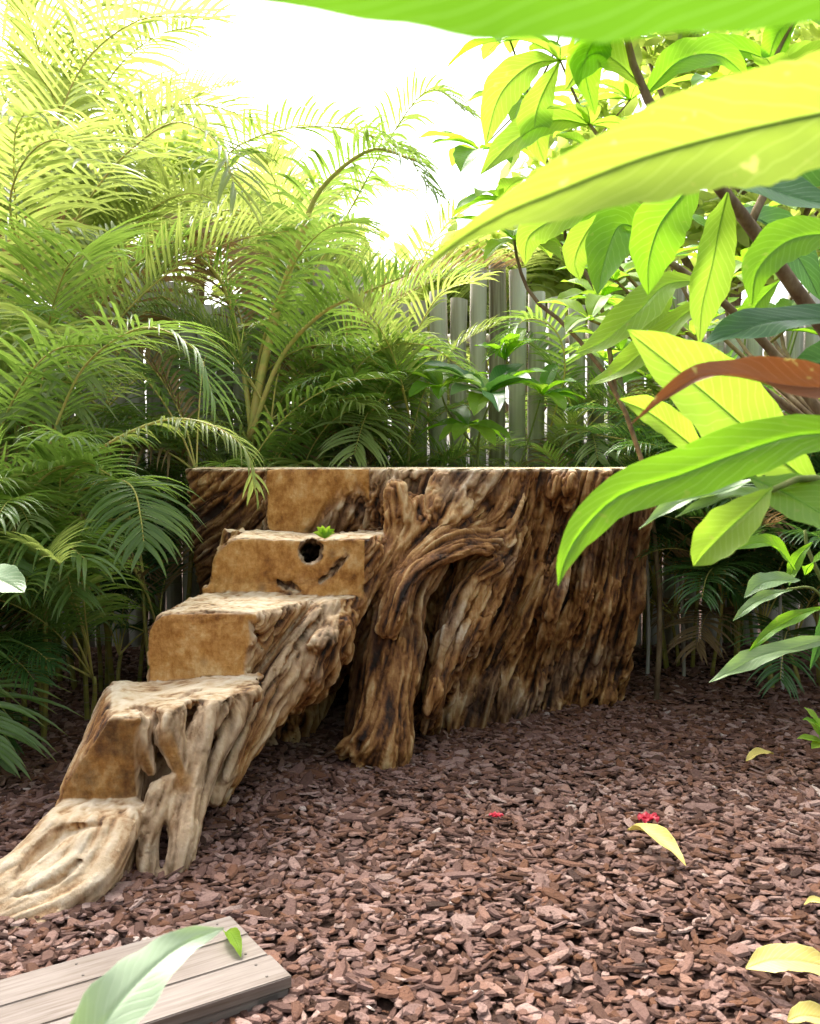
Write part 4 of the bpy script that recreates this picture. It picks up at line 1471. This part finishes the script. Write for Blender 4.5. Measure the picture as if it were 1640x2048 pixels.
# --- near shrub at the right: bright leaves on a branch coming in from beside the camera
sh = thing('broadleaf_shrub', 'near shrub at the right with large glossy lime leaves and one brown dead leaf', 'shrub', (1.25, 1.75, 0))
bpy.context.view_layer.update()
branch_obj(sh, [(2150, 2500, 1.72), (2000, 1500, 1.65), (1800, 1080, 1.55), (1640, 960, 1.48), (1530, 985, 1.46)], .014, .004, 'green_twig')
branch_obj(sh, [(2150, 2500, 1.72), (2080, 1300, 1.7), (1900, 900, 1.6), (1760, 780, 1.5), (1650, 760, 1.4)], .012, .004, 'twig')
leaf_obj(sh, [(1720, 870, 1.22), (1600, 870, 1.24), (1480, 905, 1.27), (1360, 950, 1.30), (1240, 990, 1.31), (1165, 1060, 1.30), (1130, 1120, 1.28), (1116, 1172, 1.27)], 112, 'broad',
         'long curved bright green leaf drooping across the right end of the stump', facing=(-.1, -1, .45), cup=.05, seed=1, shape=0.62, tipn=1.0, wave=.006)
leaf_obj(sh, [(1640, 985, 1.62), (1530, 890, 1.58), (1440, 810, 1.54), (1350, 735, 1.5), (1255, 660, 1.47)], 190, 'broad_lime', 'broad pale lime leaf behind the brown dead leaf', facing=(.1, -1, .3), cup=.12, seed=2, shape=.9, wave=.008)
leaf_obj(sh, [(1420, 920, 1.72), (1360, 870, 1.70), (1300, 825, 1.68), (1238, 798, 1.66)], 70, 'broad_lime', facing=(0, -1, .4), seed=3)
leaf_obj(sh, [(1740, 770, 1.22), (1640, 775, 1.2), (1560, 768, 1.2), (1480, 752, 1.2), (1400, 752, 1.2), (1330, 795, 1.21), (1262, 848, 1.22)], 78, 'dry_leaf', 'curled brown dead leaf hanging over the lime leaf',
         facing=(.1, -1, .55), cup=.55, seed=4, shape=.5, tipn=1.0, wave=.016, twist=.7)
leaf_obj(sh, [(1500, 955, 1.50), (1580, 990, 1.46), (1680, 1050, 1.40), (1760, 1110, 1.35)], 150, 'broad', facing=(.2, -.8, .6), seed=5, cup=.1)
leaf_obj(sh, [(1545, 975, 1.42), (1510, 1010, 1.4), (1460, 1055, 1.38), (1415, 1100, 1.37), (1387, 1132, 1.37)], 92, 'broad_lime', 'short yellowish leaf hanging below the branch at the right', facing=(-.3, -1, .5), seed=6, cup=.22, shape=1.2)
leaf_obj(sh, [(1530, 950, 1.55), (1440, 985, 1.6), (1360, 1005, 1.62), (1278, 1058, 1.64)], 42, 'broad_pale', facing=(0, -.6, 1), seed=7, cup=.3)
leaf_obj(sh, [(1560, 1000, 1.55), (1500, 990, 1.58), (1430, 1000, 1.6), (1350, 1035, 1.62)], 34, 'broad_pale', facing=(0, -.6, 1), seed=8, cup=.3)
leaf_obj(sh, [(1780, 650, 1.9), (1700, 640, 1.88), (1560, 640, 1.85), (1470, 665, 1.82), (1398, 695, 1.8)], 92, 'broad_dark', 'dark bluish green leaf above the lime leaf at the right edge', facing=(0, -.7, .8), seed=9, cup=.15)
leaf_obj(sh, [(1760, 690, 1.9), (1680, 715, 1.9), (1570, 740, 1.9)], 90, 'broad_dark', facing=(0, -.8, .6), seed=10)

# --- leaning shrub: stems crossing the upper right with hanging leaves
s2 = thing('broadleaf_shrub', 'taller shrub at the upper right with brown leaning stems and hanging green leaves', 'shrub', (1.75, 2.5, 0))
bpy.context.view_layer.update()
branch_obj(s2, [(2150, 2250, 2.5), (1900, 1100, 2.45), (1740, 790, 2.35), (1620, 620, 2.3), (1500, 450, 2.2), (1405, 335, 2.1), (1290, 190, 2.1), (1250, 60, 2.1)], .026, .007)
branch_obj(s2, [(1900, 1100, 2.45), (1700, 900, 2.55), (1560, 720, 2.6), (1430, 590, 2.6), (1320, 510, 2.6), (1210, 415, 2.6)], .017, .006)
branch_obj(s2, [(1500, 450, 2.2), (1560, 300, 2.25), (1540, 150, 2.3), (1600, 20, 2.3)], .010, .004)
branch_obj(s2, [(1320, 510, 2.6), (1290, 380, 2.7), (1180, 250, 2.8), (1120, 120, 2.8)], .009, .003)
for i, (c, w, k, fc) in enumerate([
    ([(1760, 470, 1.7), (1640, 468, 1.7), (1570, 485, 1.7), (1515, 540, 1.7), (1503, 610, 1.7)], 92, 'broad', (-.2, -1, .4)),
    ([(1405, 340, 2.1), (1365, 390, 2.08), (1320, 450, 2.05), (1298, 520, 2.04), (1296, 590, 2.03)], 108, 'broad', (.2, -1, .3)),
    ([(1455, 385, 2.0), (1440, 450, 2.0), (1425, 530, 2.0), (1405, 610, 2.0), (1398, 690, 2.0)], 92, 'broad_lime', (.35, -1, .2)),
    ([(1400, 345, 1.95), (1480, 355, 1.9), (1580, 390, 1.85), (1700, 420, 1.8)], 118, 'broad_dark', (0, -.7, .6)),
    ([(1420, 335, 2.0), (1520, 320, 2.0), (1640, 330, 2.0), (1740, 360, 2.0)], 90, 'broad_dark', (0, -.5, -.6)),
    ([(1330, 520, 2.5), (1290, 470, 2.5), (1240, 450, 2.5), (1210, 520, 2.45), (1195, 590, 2.4)], 100, 'broad', (-.3, -1, .2)),
    ([(1400, 560, 2.5), (1330, 570, 2.5), (1280, 620, 2.45), (1210, 680, 2.4), (1148, 708, 2.4)], 80, 'broad_lime', (-.2, -.9, .6)),
    ([(1430, 600, 2.5), (1380, 620, 2.5), (1300, 690, 2.5), (1240, 740, 2.5), (1175, 770, 2.5)], 60, 'broad_lime', (-.2, -.9, .7)),
    ([(1350, 540, 2.6), (1320, 600, 2.6), (1290, 640, 2.6), (1230, 640, 2.6)], 60, 'broad_lime', (-.2, -.9, .4)),
    ([(1210, 415, 2.6), (1170, 470, 2.6), (1150, 520, 2.6), (1160, 560, 2.6)], 66, 'broad_lime', (.3, -1, .2)),
    ([(1210, 415, 2.6), (1130, 430, 2.6), (1060, 470, 2.6), (1050, 530, 2.6)], 72, 'broad_lime', (.3, -1, .4)),
    ([(1300, 190, 2.1), (1230, 120, 2.1), (1180, 110, 2.1), (1130, 180, 2.1)], 90, 'broad_lime', (.1, -1, .4)),
    ([(1250, 60, 2.1), (1200, 70, 2.1), (1170, 130, 2.1), (1190, 230, 2.1)], 84, 'broad', (.2, -1, .2)),
    ([(1290, 190, 2.1), (1360, 120, 2.1), (1440, 110, 2.1), (1500, 160, 2.1)], 80, 'broad', (-.1, -1, .5)),
    ([(1560, 130, 2.3), (1480, 100, 2.3), (1410, 110, 2.3), (1340, 150, 2.3)], 80, 'broad', (.1, -1, .5)),
    ([(1545, 140, 2.3), (1600, 120, 2.3), (1660, 140, 2.3), (1700, 200, 2.3)], 90, 'broad_lime', (.1, -1, .5)),
    ([(1600, 30, 2.3), (1560, 60, 2.3), (1540, 110, 2.3), (1530, 170, 2.3)], 60, 'broad', (.4, -1, .3)),
    ([(1120, 120, 2.8), (1060, 130, 2.8), (1000, 190, 2.8), (970, 290, 2.8)], 76, 'broad_lime', (.2, -1, .4)),
    ([(1120, 120, 2.8), (1080, 200, 2.8), (1070, 260, 2.8), (1090, 330, 2.8)], 70, 'broad_lime', (-.2, -1, .2)),
    ([(1180, 250, 2.8), (1110, 240, 2.8), (1030, 280, 2.8), (960, 350, 2.8)], 80, 'broad_lime', (-.2, -1, .5)),
    ([(1470, 420, 2.3), (1540, 450, 2.4), (1600, 520, 2.4), (1640, 600, 2.4)], 80, 'broad_dark', (-.3, -1, .4)),
    ([(1560, 560, 2.4), (1520, 600, 2.4), (1490, 640, 2.4), (1440, 660, 2.4)], 50, 'broad', (-.3, -1, .4)),
]):
    leaf_obj(s2, c, w, k, facing=fc, seed=20 + i, cup=.14, wave=.012, shape=0.9 + 0.3 * ((i * 37) % 10) / 10)

# --- whorls: leaf rosettes at branch tips
def whorl(t, px, py, d, n, Lpx, wpx, kinds, seed, tilt=0.5, up=(0, -.3, 1)):
    rr = random.Random(seed)
    c = P(px, py, d) - Vector(t.location)
    upv = Vector(up).normalized()
    e1 = upv.cross(Vector((0.2, 1, 0.1))).normalized()
    e2 = upv.cross(e1)
    a0 = rr.uniform(0, 6)
    for i in range(n):
        a = a0 + i * 2.4
        L = Lpx / F_PX * d * rr.uniform(.75, 1.15)
        out = e1 * math.cos(a) + e2 * math.sin(a)
        el = tilt + 0.2 + rr.uniform(-.35, .35)
        p, pts = c.copy(), []
        for k in range(5):
            pts.append(p.copy())
            dr = (out * math.cos(el) + upv * math.sin(el)).normalized()
            p = p + dr * (L / 4)
            el -= 0.22
        mb = MB()
        leaf_mb(mb, pts, wpx / F_PX * d * rr.uniform(.8, 1.15), facing=upv + out * 0.3, seed=seed * 50 + i, cup=.2, n=14, shape=rr.uniform(.85, 1.1))
        link('leaf', mb.mesh('leaf'), t, [M[rr.choice(kinds)]])


ws = thing('whorled_shrub', 'low shrub with whorls of broad green leaves standing just behind the stump top', 'shrub', (0.45, 6.05, 0))
bpy.context.view_layer.update()
branch_obj(ws, [(962, 1390, 6.05), (975, 1100, 6.03), (955, 900, 6.0), (985, 790, 5.95)], .014, .006, 'green_twig')
branch_obj(ws, [(955, 900, 6.0), (900, 830, 5.95), (880, 780, 5.9)], .008, .005, 'green_twig')
branch_obj(ws, [(975, 1100, 6.03), (1050, 900, 6.1), (1080, 800, 6.1)], .009, .005, 'green_twig')
whorl(ws, 975, 790, 5.85, 13, 140, 52, ['broad', 'broad_lime', 'broad_dark', 'broad_pale'], 61, .35)
whorl(ws, 882, 775, 5.9, 9, 110, 44, ['broad', 'broad_lime'], 62, .3)
whorl(ws, 1085, 790, 6.1, 9, 100, 40, ['broad', 'broad_lime'], 63, .3)
whorl(ws, 935, 850, 5.85, 8, 100, 40, ['broad', 'broad_lime'], 64, .0)
whorl(ws, 1010, 720, 6.1, 7, 100, 40, ['broad', 'broad_lime'], 65, .5)
whorl(ws, 800, 740, 6.2, 8, 100, 46, ['broad', 'broad_lime'], 66, .4)

# --- sapling in front of the fence: bare bent twigs with lime leaves
sp = thing('young_tree', 'thin young tree before the fence with bare bent twigs and lime leaves', 'tree', (1.35, 5.2, 0))
bpy.context.view_layer.update()
branch_obj(sp, [(1312, 1405, 5.2), (1320, 1200, 5.2), (1290, 950, 5.15), (1230, 780, 5.1), (1140, 660, 5.0), (1070, 600, 5.0), (1040, 540, 5.0), (1028, 480, 5.0)], .016, .008, 'twig', 'trunk')
branch_obj(sp, [(1230, 780, 5.1), (1200, 600, 5.1), (1140, 500, 5.1), (1120, 420, 5.1), (1060, 200, 5.0), (1020, 80, 5.0)], .014, .005)
branch_obj(sp, [(1140, 500, 5.1), (1100, 470, 5.1), (1090, 440, 5.1)], .006, .004)
branch_obj(sp, [(1120, 420, 5.1), (1180, 300, 5.0), (1260, 200, 5.0)], .009, .004)
branch_obj(sp, [(1060, 200, 5.0), (1110, 100, 5.0), (1130, 10, 5.0)], .007, .003)
for i, (a, b, dd) in enumerate([(1030, 480, 5.0), (1090, 440, 5.1), (1120, 420, 5.1), (1020, 80, 5.0), (1060, 200, 5.0), (1180, 300, 5.0), (1260, 200, 5.0), (1130, 20, 5.0), (1200, 600, 5.1), (1240, 700, 5.1), (1000, 400, 4.9), (960, 300, 4.9)]):
    whorl(sp, a, b, dd, 7, 130, 52, ['broad_lime', 'broad_lime', 'broad'], 80 + i, .1)
branch_obj(sp, [(1060, 200, 5.0), (1000, 260, 4.95), (960, 300, 4.9)], .005, .003)
branch_obj(sp, [(1120, 420, 5.1), (1060, 400, 5.0), (1000, 400, 4.9)], .005, .003)

# --- large near leaves of two plants beside the camera
b1 = thing('large_leaf_plant', 'plant whose huge translucent yellow-green leaf sweeps across the upper right', 'plant', (0.75, 0.85, 0))
bpy.context.view_layer.update()
branch_obj(b1, [(2450, 3400, .85), (2400, 1500, .84), (2250, 500, .82), (2050, 260, .80), (1900, 210, .79)], .012, .006, 'green_twig', 'stem')
leaf_obj(b1, [(1960, 200, .80), (1800, 205, .78), (1640, 228, .76), (1450, 270, .75), (1280, 318, .75), (1120, 380, .76), (1000, 430, .77), (900, 492, .78), (800, 578, .79)], 222, 'near_lime', None,
         facing=(-.1, -.9, -.25), cup=.30, seed=90, shape=.55, tipn=1.6, wave=.008, n=64, curlx=.1, rag=.06)
b2 = thing('large_leaf_plant', 'plant whose blurred bright green leaf hangs over the top of the picture', 'plant', (0.55, 0.5, 0))
bpy.context.view_layer.update()
branch_obj(b2, [(2700, 4800, .50), (2700, 1500, .50), (2500, 200, .49), (2200, -40, .47), (1950, -60, .46)], .008, .004, 'green_twig', 'stem')
leaf_obj(b2, [(2050, -80, .46), (1800, -66, .45), (1500, -62, .44), (1200, -60, .43), (900, -52, .43), (650, -45, .43), (330, -50, .43)], 245, 'near_green', None,
         facing=(-.05, -.7, -.7), cup=.1, seed=91, shape=.85, tipn=.7, wave=.010, n=34)
b3 = thing('large_leaf_plant', 'plant whose single pale green leaf reaches up over the timber platform', 'plant', (-0.45, 0.95, 0))
bpy.context.view_layer.update()
branch_obj(b3, [(-100, 3500, .95), (-20, 2700, .96), (60, 2300, .97), (110, 2180, .98)], .007, .003, 'green_twig', 'stem')
leaf_obj(b3, [(110, 2230, .98), (160, 2130, 1.0), (220, 2030, 1.02), (290, 1950, 1.05), (365, 1890, 1.08), (448, 1856, 1.1)], 128, 'mint', None, facing=(-.1, -.75, .8), cup=.12, seed=92, shape=.8, tipn=.9, n=26)

# --- narrow-leaved shrub at the lower right
nl = thing('narrowleaf_shrub', 'small shrub at the right edge with narrow pale green leaves', 'shrub', (1.35, 2.75, 0))
bpy.context.view_layer.update()
branch_obj(nl, [(1750, 1830, 2.75), (1730, 1500, 2.74), (1680, 1250, 2.72), (1620, 1110, 2.7), (1610, 1060, 2.7)], .011, .004, 'green_twig', 'stem')
branch_obj(nl, [(1730, 1500, 2.74), (1680, 1330, 2.66), (1645, 1285, 2.6)], .006, .004, 'green_twig', 'stem')
branch_obj(nl, [(1680, 1250, 2.72), (1630, 1180, 2.7), (1575, 1178, 2.65)], .005, .003, 'green_twig', 'stem')
for i, (c, w, k) in enumerate([
    ([(1680, 1270, 2.6), (1600, 1292, 2.55), (1520, 1312, 2.5), (1470, 1338, 2.48), (1418, 1365, 2.45)], 44, 'broad_pale'),
    ([(1590, 1140, 2.6), (1560, 1100, 2.58), (1520, 1085, 2.55), (1462, 1100, 2.5)], 44, 'broad'),
    ([(1600, 1160, 2.6), (1560, 1160, 2.55), (1520, 1168, 2.5), (1488, 1196, 2.5)], 44, 'broad_pale'),
    ([(1585, 1180, 2.6), (1540, 1190, 2.6), (1500, 1212, 2.55), (1466, 1242, 2.5)], 26, 'broad_pale'),
    ([(1650, 1215, 2.6), (1600, 1230, 2.6), (1545, 1260, 2.55), (1498, 1302, 2.5)], 30, 'broad'),
    ([(1625, 1085, 2.65), (1600, 1110, 2.65), (1585, 1140, 2.65), (1578, 1172, 2.6)], 26, 'broad'),
    ([(1610, 1150, 2.6), (1620, 1130, 2.55), (1650, 1110, 2.5), (1690, 1100, 2.5)], 36, 'broad'),
    ([(1640, 1180, 2.6), (1650, 1230, 2.6), (1640, 1280, 2.6), (1620, 1340, 2.6)], 26, 'broad_dark')]):
    leaf_obj(nl, c, w, k, facing=(-.1, -.7, .8), seed=120 + i, cup=.25, n=14)

# --- little plant at the right edge above the bark
rp = thing('seedling', 'small bright green seedling at the right edge on the bark chips', 'plant', G(1655, 1560, 0))
bpy.context.view_layer.update()
dG = rp.location.y
branch_obj(rp, [(1655, 1560, dG), (1650, 1500, dG), (1640, 1460, dG)], .004, .002, 'green_twig', 'stem')
whorl(rp, 1650, 1490, dG, 9, 60, 24, ['broad', 'broad_lime'], 140, .5)
whorl(rp, 1640, 1455, dG, 6, 45, 20, ['broad', 'broad_lime'], 141, .6)

# --- plants cut by the left edge
le = thing('large_leaf_plant', 'plant at the left edge showing one rounded pale green leaf', 'plant', (-1.35, 2.8, 0))
bpy.context.view_layer.update()
branch_obj(le, [(-100, 1820, 2.8), (-110, 1500, 2.8), (-100, 1300, 2.78), (-70, 1200, 2.7)], .007, .004, 'green_twig', 'stem')
leaf_obj(le, [(-90, 1170, 2.7), (-50, 1150, 2.65), (0, 1160, 2.6), (48, 1185, 2.55)], 82, 'broad_pale', None, facing=(0, -.5, .9), seed=150, cup=.15, shape=1.1, tipn=.6)

# --- pale branching twigs and canes in the shade at the right
for i, (a, b, r, dd, lab) in enumerate([(1288, 1090, .012, 5.6, 'pale thin bamboo cane just right of the stump'), (1358, 1060, .012, 5.5, 'pale thin bamboo cane second from the stump at the right'),
                               (1322, 1130, .008, 5.9, 'very thin bamboo cane between the two pale canes'), (1560, 1000, .010, 5.3, 'bamboo cane behind the narrow-leaved shrub'),
                               (1440, 1010, .008, 5.7, 'bamboo cane standing in the dark palms midway to the right edge')]):
    pb = P(a + 6, 1390, dd)
    pb.z = 0
    c = thing('bamboo_cane', lab, 'cane', (pb.x, pb.y, 0), 'thin canes right of the stump')
    tp = P(a, b, dd) - pb
    tp.z += 0.5
    mb = MB()
    pts = [Vector((0, 0, -0.03)).lerp(tp, u) + Vector((0.012 * math.sin(5 * u + i), 0, 0)) for u in [k / 12 for k in range(13)]]
    mb.tube(pts, [r * (1.0 - 0.3 * u / 12) * (1.25 if u % 3 == 0 else 1) for u in range(13)], 7)
    link('stem', mb.mesh('stem'), c, [M['fence']])

# --- lying leaves, petals and pale chips
def ground_leaf(name, label, a, b, w, kind, z=0.03, seed=0, group=None, cup=.2, cat='leaf', bend=0.02, shape=.9, **kw):
    A, B = G(a[0], a[1], z), G(b[0], b[1], z)
    mid = (A + B) / 2
    mb = MB()
    leaf_mb(mb, [A - mid + Vector((0, 0, .004)), (A - mid) * .4 + Vector((0, 0, bend)), (B - mid) * .4 + Vector((0, 0, bend * .8)), B - mid], w, facing=(0, -.3, 1), seed=seed, cup=cup, n=16, shape=shape, **kw)
    o = link(name, mb.mesh(name), None, [M[kind]])
    o.location = mid
    return tag(o, label, cat, group)


FL = 'leaves dropped on the bark chips'
ground_leaf('fallen_leaf', 'folded yellow leaf lying on the bark chips in front of the red petals', (1255, 1662), (1372, 1732), .065, 'yellow_leaf', .045, 1, FL, .5, bend=.035)
ground_leaf('fallen_leaf', 'large pale yellow leaf lying at the lower right edge', (1492, 1940), (1690, 1950), .095, 'yellow_leaf', .045, 2, FL, .15, bend=.03)
ground_leaf('fallen_leaf', 'small cream leaf on the dark bark in front of the right palms', (1492, 1524), (1548, 1508), .045, 'yellow_leaf', .04, 3, FL, .4)
ground_leaf('fallen_leaf', 'bright yellow leaf in the bottom right corner', (1575, 2046), (1680, 2056), .06, 'yellow_leaf', .04, 4, FL, .3)
ground_leaf('fallen_leaf', 'pale sliver of leaf at the right edge above the large yellow leaf', (1608, 1812), (1665, 1820), .025, 'yellow_leaf', .04, 5, FL, .3)
ground_leaf('fallen_leaf', 'narrow yellow-green leaf on the bark at the left edge beside the second step', (-40, 1500), (32, 1552), .05, 'broad_pale', .04, 6, FL, .3)
ground_leaf('fallen_leaf', 'dull olive leaf on the bark at the left edge under the palms', (-50, 1440), (48, 1442), .07, 'broad_pale', .04, 7, FL, .3)
ground_leaf('fallen_leaf', 'small curled yellow-green leaf resting on the timber platform', (452, 1868), (482, 1915), .035, 'broad_lime', PL_Z + .006, 8, FL, .5, bend=.02)
for i, (px, py, s, lab) in enumerate([(1296, 1642, 1.0, 'crumpled red flower on the bark behind the folded yellow leaf'), (992, 1634, .6, 'smaller red petals on the bark near the centre')]):
    c = G(px, py, .03)
    mb = MB()
    rr = random.Random(i)
    for k in range(6):
        a = k * 1.05 + rr.uniform(-.3, .3)
        o = Vector((math.cos(a), math.sin(a), 0))
        L = .038 * s * rr.uniform(.8, 1.2)
        leaf_mb(mb, [o * .002, o * L * .4 + Vector((0, 0, .012 * s)), o * L * .8 + Vector((0, 0, .016 * s)), o * L + Vector((0, 0, .004))], .032 * s, facing=(0, 0, 1), seed=k + 10 * i, cup=.3, n=8, shape=1.2, wave=.05)
    o = link('red_flower', mb.mesh('red_flower'), None, [M['petal']])
    o.location = c
    tag(o, lab, 'flower')

# sprig growing at the knot hole
sg_ = P(650, 1082, 4.20)
sg_.z = 0.985
sprig = thing('sprig', 'tiny green sprig growing at the knot hole of the topmost step', 'sprig', sg_)
bpy.context.view_layer.update()
for k in range(8):
    a = k * 0.9
    mb = MB()
    o = Vector((math.cos(a) * .7, -.3, .55 + .35 * math.sin(a * 2))).normalized()
    leaf_mb(mb, [Vector((0, -.01, -.01)), o * .03, o * .06 + Vector((0, 0, -.004))], .022, facing=(0, -1, .5), seed=k, n=8, cup=.2)
    link('leaf', mb.mesh('leaf'), sprig, [M['broad_lime']])

# more foliage high at the right, on the leaning shrub and the young tree
for i, (a, b, dd, L, w) in enumerate([(1250, 60, 2.1, 150, 66), (1120, 120, 2.8, 130, 56), (1545, 150, 2.3, 140, 62), (1600, 25, 2.3, 150, 66), (1180, 250, 2.8, 120, 54), (1370, 270, 2.2, 120, 56), (1440, 170, 2.35, 130, 56)]):
    whorl(s2, a, b, dd, 5, L, w, ['broad_lime', 'broad_lime', 'broad'], 160 + i, .1)

# broad-leaved bush filling the ground between the young tree and the right edge, in front of the fence
bb = thing('broadleaf_bush', 'bushy lime-leaved plant against the fence behind the near shrubs', 'bush', (2.05, 6.0, 0))
bpy.context.view_layer.update()
for i, (a, b) in enumerate([(1240, 620), (1330, 520), (1420, 640), (1500, 540), (1590, 640), (1640, 500), (1300, 760), (1400, 800), (1520, 760), (1620, 820), (1210, 720), (1450, 900), (1340, 880), (1190, 500), (1560, 900)]):
    dd = 6.0 + 0.3 * math.sin(i * 2.0)
    branch_obj(bb, [(820 + 2.05 / 6.0 * F_PX + 12 * math.sin(i), 1335, 6.0), (1460 + (a - 1460) * .35, 1100 + (b - 1100) * .3, 6.0), (a, b + 10, dd)], .014, .005, 'green_twig', n=8)
    whorl(bb, a, b, dd, 6, 110, 46, ['broad_lime', 'broad', 'broad'], 200 + i, .25)


# trees beyond the fence
def far_tree(label, x, y, h, crowns, kind, seed, leaves=2600, size=0.12):
    rr = random.Random(seed)
    r = np.random.RandomState(seed)
    t = thing('tree', label, 'tree', (x, y, 0), 'trees beyond the fence')
    mb = MB()
    mb.tube([(0, 0, -.1), (.05, 0, h * .3), (-.03, .05, h * .6), (.04, 0, h * .85)], [.13, .10, .07, .04], 9)
    for cx, cz, rad in crowns:
        mb.tube([(0, 0, h * .45), (cx * .5, 0, h * .45 + (cz - h * .45) * .6), (cx, 0, cz)], [.05, .035, .012], 6)
    link('trunk', mb.mesh('trunk'), t, [M['twig']])
    cs = []
    for cx, cz, rad in crowns:
        m = int(leaves * rad ** 2 / sum(q[2] ** 2 for q in crowns))
        k = max(4, m // 45)
        cl = r.randn(k, 3)
        cl /= np.linalg.norm(cl, axis=1, keepdims=True)
        cl = cl * rad * (0.45 + 0.6 * r.rand(k, 1)) * np.array([1, .8, .75]) + np.array([cx, 0, cz])
        cs.append(cl[r.randint(0, k, m)] + r.randn(m, 3) * 0.13)
    c = np.concatenate(cs)
    n = len(c)
    d1 = r.randn(n, 3) * np.array([1, 1, .5]) + np.array([0, 0, -.5])
    d1 /= np.linalg.norm(d1, axis=1, keepdims=True)
    d2 = np.cross(d1, r.randn(n, 3))
    d2 /= np.linalg.norm(d2, axis=1, keepdims=True)
    l = size * (0.7 + 0.6 * r.rand(n, 1))
    w = l * 0.36
    V = np.stack([c - d1 * l, c - d1 * l * .3 + d2 * w, c + d1 * l * .4 + d2 * w * .8, c + d1 * l, c + d1 * l * .4 - d2 * w * .8, c - d1 * l * .3 - d2 * w], 1)
    b = np.arange(n) * 6
    Q = np.concatenate([np.stack([b, b + 1, b + 2, b + 5], 1), np.stack([b + 5, b + 2, b + 3, b + 4], 1)])
    A = np.stack([np.full(n * 6, .5), np.full(n * 6, .3), np.repeat(r.rand(n), 6)], 1)
    link('crown', mesh_np('crown', V.reshape(-1, 3), Q, None, {'uvr': A}), t, [M[kind]])


M['far_leaf'] = leaf_mat('sunlit_tree_leaf', (0.20, 0.32, 0.05), (0.42, 0.52, 0.12), (0.65, 0.78, 0.14), 0.6, 0.45, veins=False)
far_tree('pale yellow-green tree rising over the fence at the upper right', 3.2, 9.5, 5.4, [(-1.2, 4.3, .9), (.2, 5.0, 1.1), (.9, 3.9, .9), (-.3, 3.6, .8), (-2.0, 3.3, .7), (1.6, 5.0, .8), (-1.0, 5.6, .7)], 'far_leaf', 31, 5200)
far_tree('pale tree just over the fence top behind the young tree', 1.1, 9.0, 3.6, [(-.5, 2.9, .6), (.3, 3.3, .6), (.9, 2.8, .6), (-1.2, 2.7, .5)], 'far_leaf', 32, 2600)
far_tree('pale yellow-green tree over the fence behind the left palms', -2.3, 10.5, 5.0, [(-1.2, 3.8, .9), (0, 4.3, 1.0), (1.1, 3.6, .8), (-2.2, 4.6, .9)], 'far_leaf', 33, 4200)

for i, (a, b) in enumerate([(1230, 560), (1300, 430), (1450, 560), (1570, 660), (1620, 540), (1540, 420), (1390, 670), (1180, 640), (1600, 800), (1150, 420)]):
    dd = 2.9 + 0.15 * (i % 3)
    whorl(s2, a, b, dd, 5, 125, 52, ['broad_lime', 'broad_lime', 'broad'], 260 + i, .15)
    branch_obj(s2, [(1700, 900, 2.6), (1500 + (a - 1500) * .5, 760 + (b - 760) * .4, dd), (a, b, dd)], .008, .004, 'twig', n=8)

# unseen leaf screen, added to cut the light from behind and beside the camera
def build_shade_screen():
    r = np.random.RandomState(8)
    runs = [((-5.6, -2.6), (5.6, -2.6)), ((-5.6, -2.6), (-5.6, 6.6)), ((5.6, -2.6), (5.6, 6.6))]
    VV, QQ, AA = [], [], []
    n0 = 0
    for (ax, ay), (bx, by) in runs:
        n = 5200
        u = r.rand(n)
        dx, dy = bx - ax, by - ay
        L = math.hypot(dx, dy)
        off = r.randn(n) * 0.28
        c = np.stack([ax + dx * u - dy / L * off, ay + dy * u + dx / L * off, r.rand(n) * 2.4 * (0.93 + 0.07 * np.sin(u * 40))], 1)
        d1 = r.randn(n, 3); d1 /= np.linalg.norm(d1, axis=1, keepdims=True)
        d2 = np.cross(d1, r.randn(n, 3)); d2 /= np.linalg.norm(d2, axis=1, keepdims=True)
        l, w = 0.16 + 0.1 * r.rand(n, 1), 0.07 + 0.03 * r.rand(n, 1)
        V = np.stack([c - d1 * l, c + d2 * w, c + d1 * l, c - d2 * w], 1)
        VV.append(V.reshape(-1, 3))
        QQ.append(np.arange(n * 4).reshape(-1, 4) + n0)
        AA.append(np.stack([np.full(n * 4, .5), np.full(n * 4, .5), np.repeat(r.rand(n), 4)], 1))
        n0 += n * 4
    o = link('shade_screen', mesh_np('shade_screen', np.concatenate(VV), np.concatenate(QQ), None, {'uvr': np.concatenate(AA)}), None, [M['palm_shade']])
    tag(o, 'unseen dark leafy screen added round the camera to dim the light', 'shade_screen', kind='stuff')


build_shade_screen()
